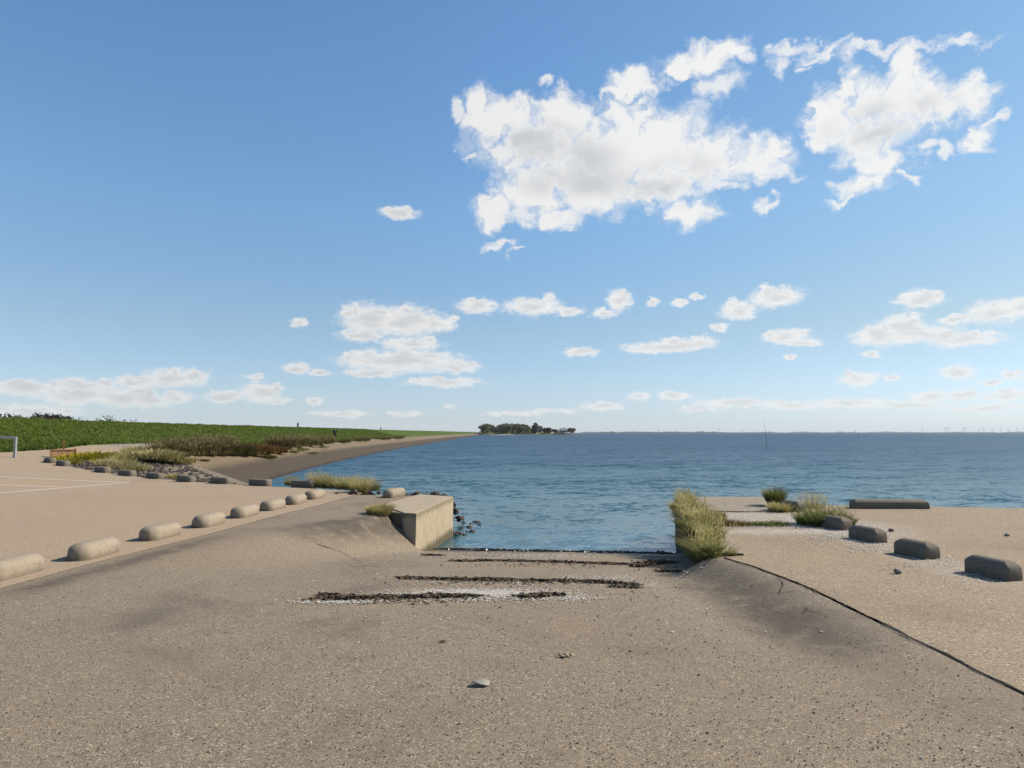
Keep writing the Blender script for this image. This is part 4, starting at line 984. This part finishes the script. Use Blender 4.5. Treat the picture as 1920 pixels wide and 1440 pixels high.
# barrier rail at the left edge
p = on_park(27.5, 858); t = empty('barrier', p); mb = MB(); mb.box((0, 0, .46), .10, .10, .96); mb.build('post', M['steel'], t)
rl = on_park(-160, 880); d = (Vector((-3.4, 1.3, 0))); mb = MB(); mb.tube([(-.05, .02, .90), (d.x, d.y, .95)], .055, 8); mb.build('rail', M['steel'], t)
mb = MB(); mb.box((d.x, d.y, .48), .10, .10, 1.0); mb.build('post', M['steel'], t)
mb = MB(); mb.box((0, 0, .01), .22, .22, .03); mb.build('base_plate', M['steel'], t)
tag(t, 'grey metal barrier with square post and rail at the left frame edge', 'barrier')

# rusty trough
p = on_park(112.5, 858.5); p.y += .25; t = empty('rusty_trough', p, .52); W = 40/F*p.y; mb = MB()
hh = .30
mb.box((0, -.25, hh/2+.06), W, .015, hh); mb.build('front_plate', M['rust_pale'], t)
mb = MB(); mb.box((0, .25, hh/2+.06), W, .015, hh); mb.build('back_plate', M['rust'], t)
mb = MB()
for sg in (-1, 1): mb.box((sg*W/2, 0, hh/2+.06), .02, .52, hh)
mb.box((0, 0, .06), W, .5, .02); mb.build('side_plates', M['rust'], t)
mb = MB(); mb.tube([(-W/2, -.26, hh+.07), (W/2, -.26, hh+.07)], .022, 6); mb.tube([(-W/2, .26, hh+.07), (W/2, .26, hh+.07)], .022, 6)
for sg in (-1, 1): mb.tube([(sg*W/2, -.26, 0), (sg*W/2, -.26, hh+.07)], .02, 6)
mb.build('rim', M['rust'], t)
mb = MB(); mb.box((-.02, .27, .42), .06, .03, .8); mb.build('upright', M['rust'], t)
mb = MB(); mb.box((W/2-.04, -.25, hh+.12), .05, .05, .1); mb.build('lug', M['rust'], t)
tag(t, 'rusty orange steel trough with an upright bar beside the yellow flowers', 'trough')

# marker posts on the dike crest
for px, py0, py1, lb in ((557.5, 796, 803.5, 'small pale marker post on the dike crest left of the cyclist'), (714, 803, 807.5, 'small pale marker post on the dike crest right of the cyclist')):
    d = ray(px, py1); y = 60
    while True:                                    # walk along the crest line
        if (xw(y)-18.6)/y > d.x/d.y: break
        y += .5
    k = (py1-py0)/F*y; mb = MB(); mb.box((0, 0, k/2), .26, .2, k+.3); mb.box((0, 0, k*.8), .30, .24, k*.3)
    o = mb.build('marker_post', M['rock_pale'], loc=(xw(y)-18.6, y, z_dike(18.6, y))); tag(o, lb, 'marker post')

# ------------------------------------------------------------------ cyclist
cy = land(628, 824.3); hd = math.radians(93)
bk = empty('bicycle', cy, hd)
def wheel(x):
    w = bpy.data.objects.new('wheel', None); C.objects.link(w); w.parent = bk; w.location = (x, 0, .35)
    mb = MB(); mb.tube([(math.cos(a)*.34, 0, math.sin(a)*.34) for a in np.linspace(0, 2*PI, 29)], .02, 6, False); mb.build('tyre', M['dark'], w)
    mb = MB(); mb.tube([(math.cos(a)*.315, 0, math.sin(a)*.315) for a in np.linspace(0, 2*PI, 29)], .008, 5, False)
    for k in range(12): a = k*PI/6; mb.tube([(0, 0, 0), (math.cos(a)*.31, 0, math.sin(a)*.31)], .002, 4)
    mb.build('rim', M['steel'], w)
wheel(-.53); wheel(.53)
mb = MB(); n_ = {'bb': (-.08, 0, .30), 'st': (-.22, 0, .78), 'hd': (.36, 0, .82), 'hb': (.40, 0, .70)}
for a, b_ in (('bb', 'st'), ('st', 'hd'), ('bb', 'hb'), ('hd', 'hb')): mb.tube([n_[a], n_[b_]], .018, 6)
for sg in (-.05, .05): mb.tube([n_['bb'], (-.53, sg, .35)], .01, 5); mb.tube([n_['st'], (-.53, sg, .35)], .01, 5); mb.tube([n_['hb'], (.53, sg, .35)], .012, 5)
mb.build('frame', M['dark'], bk)
mb = MB(); mb.tube([(.36, 0, .82), (.34, 0, 1.05)], .014, 6); mb.tube([(.2, -.3, 1.06), (.36, -.18, 1.06), (.36, .18, 1.06), (.2, .3, 1.06)], .013, 6); mb.build('handlebar', M['steel'], bk)
mb = MB(); mb.blob((-.25, 0, .93), (.14, .09, .04), 1, 10, 6, .1); mb.tube([(-.22, 0, .78), (-.25, 0, .92)], .013, 6); mb.build('saddle', M['dark'], bk)
mb = MB(); mb.tube([(-.08, -.1, .30), (-.08, .1, .30)], .012, 5); mb.box((.09, -.13, .28), .1, .09, .02); mb.box((-.25, .13, .32), .1, .09, .02); mb.tube([(-.08, -.1, .3), (.09, -.11, .28)], .01, 5); mb.tube([(-.08, .1, .3), (-.25, .11, .32)], .01, 5); mb.build('pedals', M['steel'], bk)
tag(bk, 'dark bicycle ridden along the road at the foot of the dike', 'bicycle')
def skin(name, verts, edges, rad, m, parent=None, lv=1):
    me = bpy.data.meshes.new(name); me.from_pydata(verts, edges, []); me.materials.append(m); o = bpy.data.objects.new(name, me); C.objects.link(o)
    md = o.modifiers.new('Skin', 'SKIN'); md.use_smooth_shade = True
    for i, r_ in enumerate(rad): me.skin_vertices[0].data[i].radius = (r_, r_)
    me.skin_vertices[0].data[0].use_root = True
    s = o.modifiers.new('Sub', 'SUBSURF'); s.levels = lv; s.render_levels = lv
    if parent: o.parent = parent
    return o
V = [(-.24, 0, .99), (-.20, 0, 1.15), (-.12, 0, 1.34), (-.07, 0, 1.46), (-.03, 0, 1.55), (0, 0, 1.63), (.01, 0, 1.70)]
R_ = [.13, .125, .14, .08, .055, .085, .07]
E = [(i, i+1) for i in range(6)]
for sg, knee, foot in ((-1, (.16, -.12, .78), (.05, -.13, .35)), (1, (.12, .12, .86), (-.24, .13, .39))):
    n0 = len(V); V += [(-.2, sg*.10, .95), knee, foot, (foot[0]+.14, foot[1], foot[2]-.03)]; R_ += [.09, .062, .045, .035]; E += [(0, n0), (n0, n0+1), (n0+1, n0+2), (n0+2, n0+3)]
for sg in (-1, 1):
    n0 = len(V); V += [(-.09, sg*.19, 1.40), (.04, sg*.27, 1.18), (.20, sg*.28, 1.08), (.27, sg*.28, 1.065)]; R_ += [.06, .045, .033, .03]; E += [(2, n0), (n0, n0+1), (n0+1, n0+2), (n0+2, n0+3)]
pr = skin('person', V, E, R_, M['skin']); pr.location = cy; pr.rotation_euler = (0, 0, hd); tag(pr, 'person in dark blue clothes cycling along the foot of the dike', 'person')
jv = [(-.24, 0, 1.0), (-.20, 0, 1.15), (-.12, 0, 1.34), (-.075, 0, 1.45)]; jr = [.165, .16, .172, .10]; je = [(0, 1), (1, 2), (2, 3)]
for sg in (-1, 1): n0 = len(jv); jv += [(-.09, sg*.19, 1.40), (.04, sg*.27, 1.18), (.19, sg*.28, 1.085)]; jr += [.082, .065, .05]; je += [(2, n0), (n0, n0+1), (n0+1, n0+2)]
skin('jacket', jv, je, jr, M['cloth_blue'], pr)
tv = [(-.24, 0, .97)]; tr_ = [.15]; te_ = []
for sg, knee, foot in ((-1, (.16, -.12, .78), (.05, -.13, .38)), (1, (.12, .12, .86), (-.24, .13, .42))): n0 = len(tv); tv += [(-.2, sg*.10, .95), knee, foot]; tr_ += [.11, .08, .06]; te_ += [(0, n0), (n0, n0+1), (n0+1, n0+2)]
skin('trousers', tv, te_, tr_, M['cloth_black'], pr)
mb = MB(); mb.blob((-.01, 0, 1.685), (.105, .095, .095), 2, 12, 8, .1); mb.build('hair', M['hair'], pr, True)
for foot in ((.10, -.13, .33), (-.19, .13, .37)): mb = MB(); mb.blob(foot, (.14, .05, .05), 3, 10, 6, .1); mb.build('shoe', M['dark'], pr, True)

# ------------------------------------------------------------------ sky with clouds
ALB = 1.0                    # sky colours are radiance, not albedo
SUN_AZ, SUN_EL = math.radians(76), math.radians(38)
w = bpy.data.worlds.new('World'); bpy.context.scene.world = w; w.use_nodes = True
nt = NT(w.node_tree); bg = w.node_tree.nodes['Background']
sky = nt.add('ShaderNodeTexSky'); sky.sky_type = 'NISHITA'; sky.sun_disc = False; sky.sun_elevation = SUN_EL; sky.sun_rotation = SUN_AZ
sky.altitude = 0; sky.air_density = 1.0; sky.dust_density = .25; sky.ozone_density = 2.2
D = nt.add('ShaderNodeTexCoord').outputs['Generated']
sx = nt.add('ShaderNodeSeparateXYZ'); nt.put(sx.inputs[0], D)
az = nt.math('ARCTAN2', sx.outputs[0], sx.outputs[1]); el = nt.math('ARCSINE', sx.outputs[2])
cx = nt.add('ShaderNodeCombineXYZ'); nt.put(cx.inputs[0], az); nt.put(cx.inputs[1], el); pos = cx.outputs[0]
def angles(px, py): d = ray(px, py).normalized(); return math.atan2(d.x, d.y), math.asin(d.z)
BIG = [(905,215,42,48),(958,222,70,45),(1055,225,62,48),(1010,275,120,62),(1120,290,150,82),(1225,275,115,75),(1325,300,90,52),(1425,300,72,40),(1460,290,40,24),(1100,345,160,58),(1000,360,80,48),(928,402,46,32),(1045,408,50,24),(1235,352,85,38),(1303,398,52,26),(1180,228,55,44),(1190,155,62,30),(1150,170,32,14),(1310,112,70,28),(1362,98,44,24),(1278,128,32,20),
 (1705,150,52,48),(1692,118,26,32),(1640,195,82,55),(1555,215,46,56),(1590,158,22,36),(1745,200,72,48),(1812,185,46,40),(1640,255,76,48),(1555,248,36,34),(1655,305,46,32),(1615,345,50,24),(1825,250,36,20)]
WISP = [(1430,382,28,12),(935,462,34,11),(968,478,16,8),(1345,172,46,30),(1462,120,20,26),(1488,92,44,15),(1555,98,52,13),(1640,96,78,17),(1725,90,60,14),(1810,84,48,12),(1520,125,16,10),(1865,222,42,13),(1740,278,34,14),(1062,192,24,34),(1500,330,26,14),(1470,325,30,20),(855,215,16,22),(1018,160,14,12),(1135,172,24,12),(1590,370,40,12),(1700,325,26,12),(1390,110,22,16),(1360,345,50,14),(980,405,40,22),(880,290,18,10)]
SMALL = [(750,398,40,13),(700,600,66,32),(760,603,84,32),(815,608,46,18),(680,628,48,14),(770,645,62,14),(760,678,124,24),(700,676,70,18),(855,688,46,14),(835,717,76,10),(700,700,60,10),
 (895,573,42,16),(1000,575,58,19),(1068,583,30,10),(1030,556,14,9),(1162,564,25,20),(1133,588,25,10),(1225,565,12,8),(1275,566,18,8),(1308,557,17,6),(1455,558,54,22),(1385,583,38,20),(1348,614,18,8),(1090,660,38,9),(1250,650,86,12),(1262,640,26,12),(1315,641,32,12),(1205,652,40,9),(1475,632,48,15),(1500,644,46,7),(1480,670,11,8),
 (1725,561,50,20),(1865,585,64,24),(1915,575,40,20),(1690,612,50,24),(1650,628,56,22),(1720,628,84,20),(1805,635,84,16),(1790,600,40,10),(1635,666,18,8),(1610,711,40,15),(1672,708,18,9),(1795,699,38,15),(1895,703,26,10),(1858,718,26,8),
 (1197,743,22,11),(1265,742,35,8),(1380,756,90,9),(1310,768,50,6),(1480,760,70,8),(1590,756,90,9),(1700,760,90,8),(1745,744,50,9),(1805,740,36,9),(1890,741,56,12),(1850,765,80,8),(1130,762,44,8),(1040,770,50,5),(760,776,34,6),(845,760,14,5),(960,775,60,5),
 (50,728,90,16),(150,722,80,14),(322,710,66,20),(362,706,34,18),(252,716,46,14),(232,745,80,20),(150,742,84,18),(330,746,34,13),(282,752,56,14),(488,736,44,20),(478,706,22,9),(420,745,40,12),(556,691,28,12),(600,700,24,7),(590,753,16,9),(560,606,18,9),(60,772,100,14),(640,776,60,7),(520,750,30,8)]
_r = random.Random(77)
for (x, y, rx, ry) in list(SMALL):                     # heaped tops on the bigger low clouds
    if rx >= 24 and ry >= 10:
        for q in range(1 + int(rx/40)):
            t = _r.uniform(-.75, .75); SMALL.append((x+rx*t, y-ry*(.62-.5*t*t)*_r.uniform(.7, 1.1), rx*_r.uniform(.16, .28)+2, ry*_r.uniform(.38, .62)+1))
def field(blobs, p, k):
    acc = None
    for (x, y, rx, ry) in blobs:
        a0, e0 = angles(x, y); a1 = angles(x-rx, y)[0]; a2 = angles(x+rx, y)[0]; e1 = angles(x, y+ry)[1]; e2 = angles(x, y-ry)[1]
        ra, re = (a2-a1)/2, (e2-e1)/2
        q = nt.vmath('MULTIPLY_ADD', p, (1/ra, 1/re, 0), (-a0/ra, -e0/re, 0)); d = nt.vmath('LENGTH', q)
        acc = d if acc is None else nt.math('SMOOTH_MIN', acc, d, k)
    return acc
def warp(scale, amp, det=4):
    n = nt.noise(pos, scale, det, .6, 0, 'Color'); return nt.vmath('MULTIPLY_ADD', nt.vmath('SUBTRACT', n, (.5, .5, .5)), (amp, amp, 0), pos)
# upper clouds: ragged
wq = nt.vmath('MULTIPLY', pos, (1, 1.15, 0))
def shift(p, scale, amp, det, rough=.6):
    return nt.vmath('MULTIPLY_ADD', nt.vmath('SUBTRACT', nt.noise(wq, scale, det, rough, 0, 'Color'), (.5, .5, .5)), (amp, amp, 0), p)
p1 = shift(pos, 13, .050, 2); p1 = shift(p1, 36, .050, 8, .62); d1 = field(BIG, p1, .22)
n1 = nt.noise(p1, 20, 10, .66, .2)
v1 = nt.math('ADD', nt.math('SUBTRACT', 1.0, d1), nt.math('MULTIPLY', nt.math('SUBTRACT', n1, .5), 1.05))
wisp = nt.smooth(nt.noise(p1, 46, 7, .62, .5), .25, .75, .5, 1.5)
den1 = nt.smooth(nt.math('MULTIPLY', nt.math('ADD', v1, .30), wisp), 0.0, .80)
vw = nt.math('ADD', nt.math('SUBTRACT', 1.0, field(WISP, shift(p1, 24, .03, 3), .25)), nt.math('MULTIPLY', nt.math('SUBTRACT', n1, .5), 1.5))
den1 = nt.math('MAXIMUM', den1, nt.math('MULTIPLY', nt.smooth(nt.math('MULTIPLY', nt.math('ADD', vw, .25), wisp), 0.0, 1.0), .85))
body = field([(985,265,110,26),(1150,330,190,34),(1060,300,120,40),(1260,350,110,26),(1660,215,120,26),(1730,235,90,22),(1640,250,70,24)], shift(pos, 7, .07, 2), .4)
thick1 = nt.math('MULTIPLY', nt.smooth(body, .2, 1.5, 1, 0), nt.smooth(v1, .15, .9))
# lower clouds: small heaps with flat bases
pe = nt.vmath('MULTIPLY', pos, (1, 1.7, 0))
n2c = nt.noise(pe, 50, 8, .66, 0, 'Color'); p2 = nt.vmath('MULTIPLY_ADD', nt.vmath('SUBTRACT', n2c, (.5, .5, .5)), (.034, .022, 0), pos); d2 = field(SMALL, p2, .12)
n2 = nt.noise(pe, 90, 8, .65, .1)
v2 = nt.math('ADD', nt.math('SUBTRACT', 1.12, d2), nt.math('MULTIPLY', nt.math('SUBTRACT', n2, .5), 1.0))
low = nt.smooth(el, .012, .20, .84, .97)
den2 = nt.math('MULTIPLY', nt.smooth(v2, -.12, .66), low)
thick2 = nt.math('MULTIPLY', nt.smooth(nt.math('ADD', nt.math('SUBTRACT', 1.0, d2), nt.math('MULTIPLY', nt.math('SUBTRACT', nt.noise(nt.vmath('MULTIPLY', pos, (1, 3, 0)), 26, 3), .5), 1.3)), .25, 1.0), .72)
den = nt.math('MAXIMUM', nt.math('MULTIPLY', den1, .97), den2)
thick = nt.math('MAXIMUM', nt.math('MULTIPLY', thick1, den1), thick2)
CW = 8.6
east = nt.smooth(az, -.6, .5)
white = nt.mix(east, rgb(.94*CW, .93*CW, .91*CW), rgb(1.06*CW, 1.06*CW, 1.05*CW))
grey = nt.mix(east, rgb(.50*CW, .52*CW, .56*CW), rgb(.68*CW, .70*CW, .73*CW))
cloud = nt.mix(nt.math('MULTIPLY', thick, .78), white, grey)
tint = nt.ramp(nt.math('MULTIPLY', el, 2.0), [(0, (.82, 1.0, 1.46)), (.12, (.98, 1.08, 1.34)), (.3, (1.12, 1.20, 1.24)), (.62, (1.24, 1.50, 1.58)), (1.0, (1.20, 1.58, 1.74))])
eastw = nt.smooth(az, -.1, .7); tint = nt.mix(nt.math('MULTIPLY', eastw, nt.smooth(el, .03, .15)), tint, nt.mix(1.0, tint, rgb(1.02, .92, .82), 'MULTIPLY'))
final = nt.mix(den, nt.mix(1.0, sky.outputs[0], tint, 'MULTIPLY'), cloud)
nt.put(bg.inputs['Color'], final); bg.inputs['Strength'].default_value = .065

sun = bpy.data.lights.new('sun', 'SUN'); sun.energy = 5.0; sun.angle = math.radians(.53); sun.color = (1, .91, .78)
so = bpy.data.objects.new('sun', sun); C.objects.link(so)
sv = Vector((math.sin(SUN_AZ)*math.cos(SUN_EL), math.cos(SUN_AZ)*math.cos(SUN_EL), math.sin(SUN_EL))); so.rotation_euler = sv.to_track_quat('Z', 'Y').to_euler(); so.location = sv*100

# ------------------------------------------------------------------ air
m = bpy.data.materials.new('haze_air'); m.use_nodes = True; nt = NT(m.node_tree); m.node_tree.nodes.remove(m.node_tree.nodes['Principled BSDF'])
pv = nt.add('ShaderNodeVolumePrincipled'); pv.inputs['Color'].default_value = (.9, .94, 1, 1); pv.inputs['Density'].default_value = 5e-5; pv.inputs['Anisotropy'].default_value = 0
nt.l.new(pv.outputs[0], m.node_tree.nodes['Material Output'].inputs['Volume'])
mb = MB(); mb.box((0, 7600, 68), 31000, 15800, 146); hz = mb.build('haze', m); hz['kind'] = 'stuff'; hz['label'] = 'thin pale air over land and sea'; hz['category'] = 'haze'

# ------------------------------------------------------------------ camera
cam = bpy.data.cameras.new('camera'); cam.lens = 24; cam.sensor_width = 36; cam.clip_end = 100000; cam.clip_start = .05
co = bpy.data.objects.new('camera', cam); C.objects.link(co); co.location = (0, 0, H); co.rotation_euler = (PI/2 + PITCH, 0, 0)
sc = bpy.context.scene; sc.camera = co
sc.view_settings.view_transform = 'Standard'; sc.view_settings.look = 'None'; sc.view_settings.exposure = .62; sc.view_settings.gamma = 1

sc.cycles.max_bounces = 5; sc.cycles.diffuse_bounces = 3; sc.cycles.glossy_bounces = 2; sc.cycles.transmission_bounces = 2; sc.cycles.volume_bounces = 0
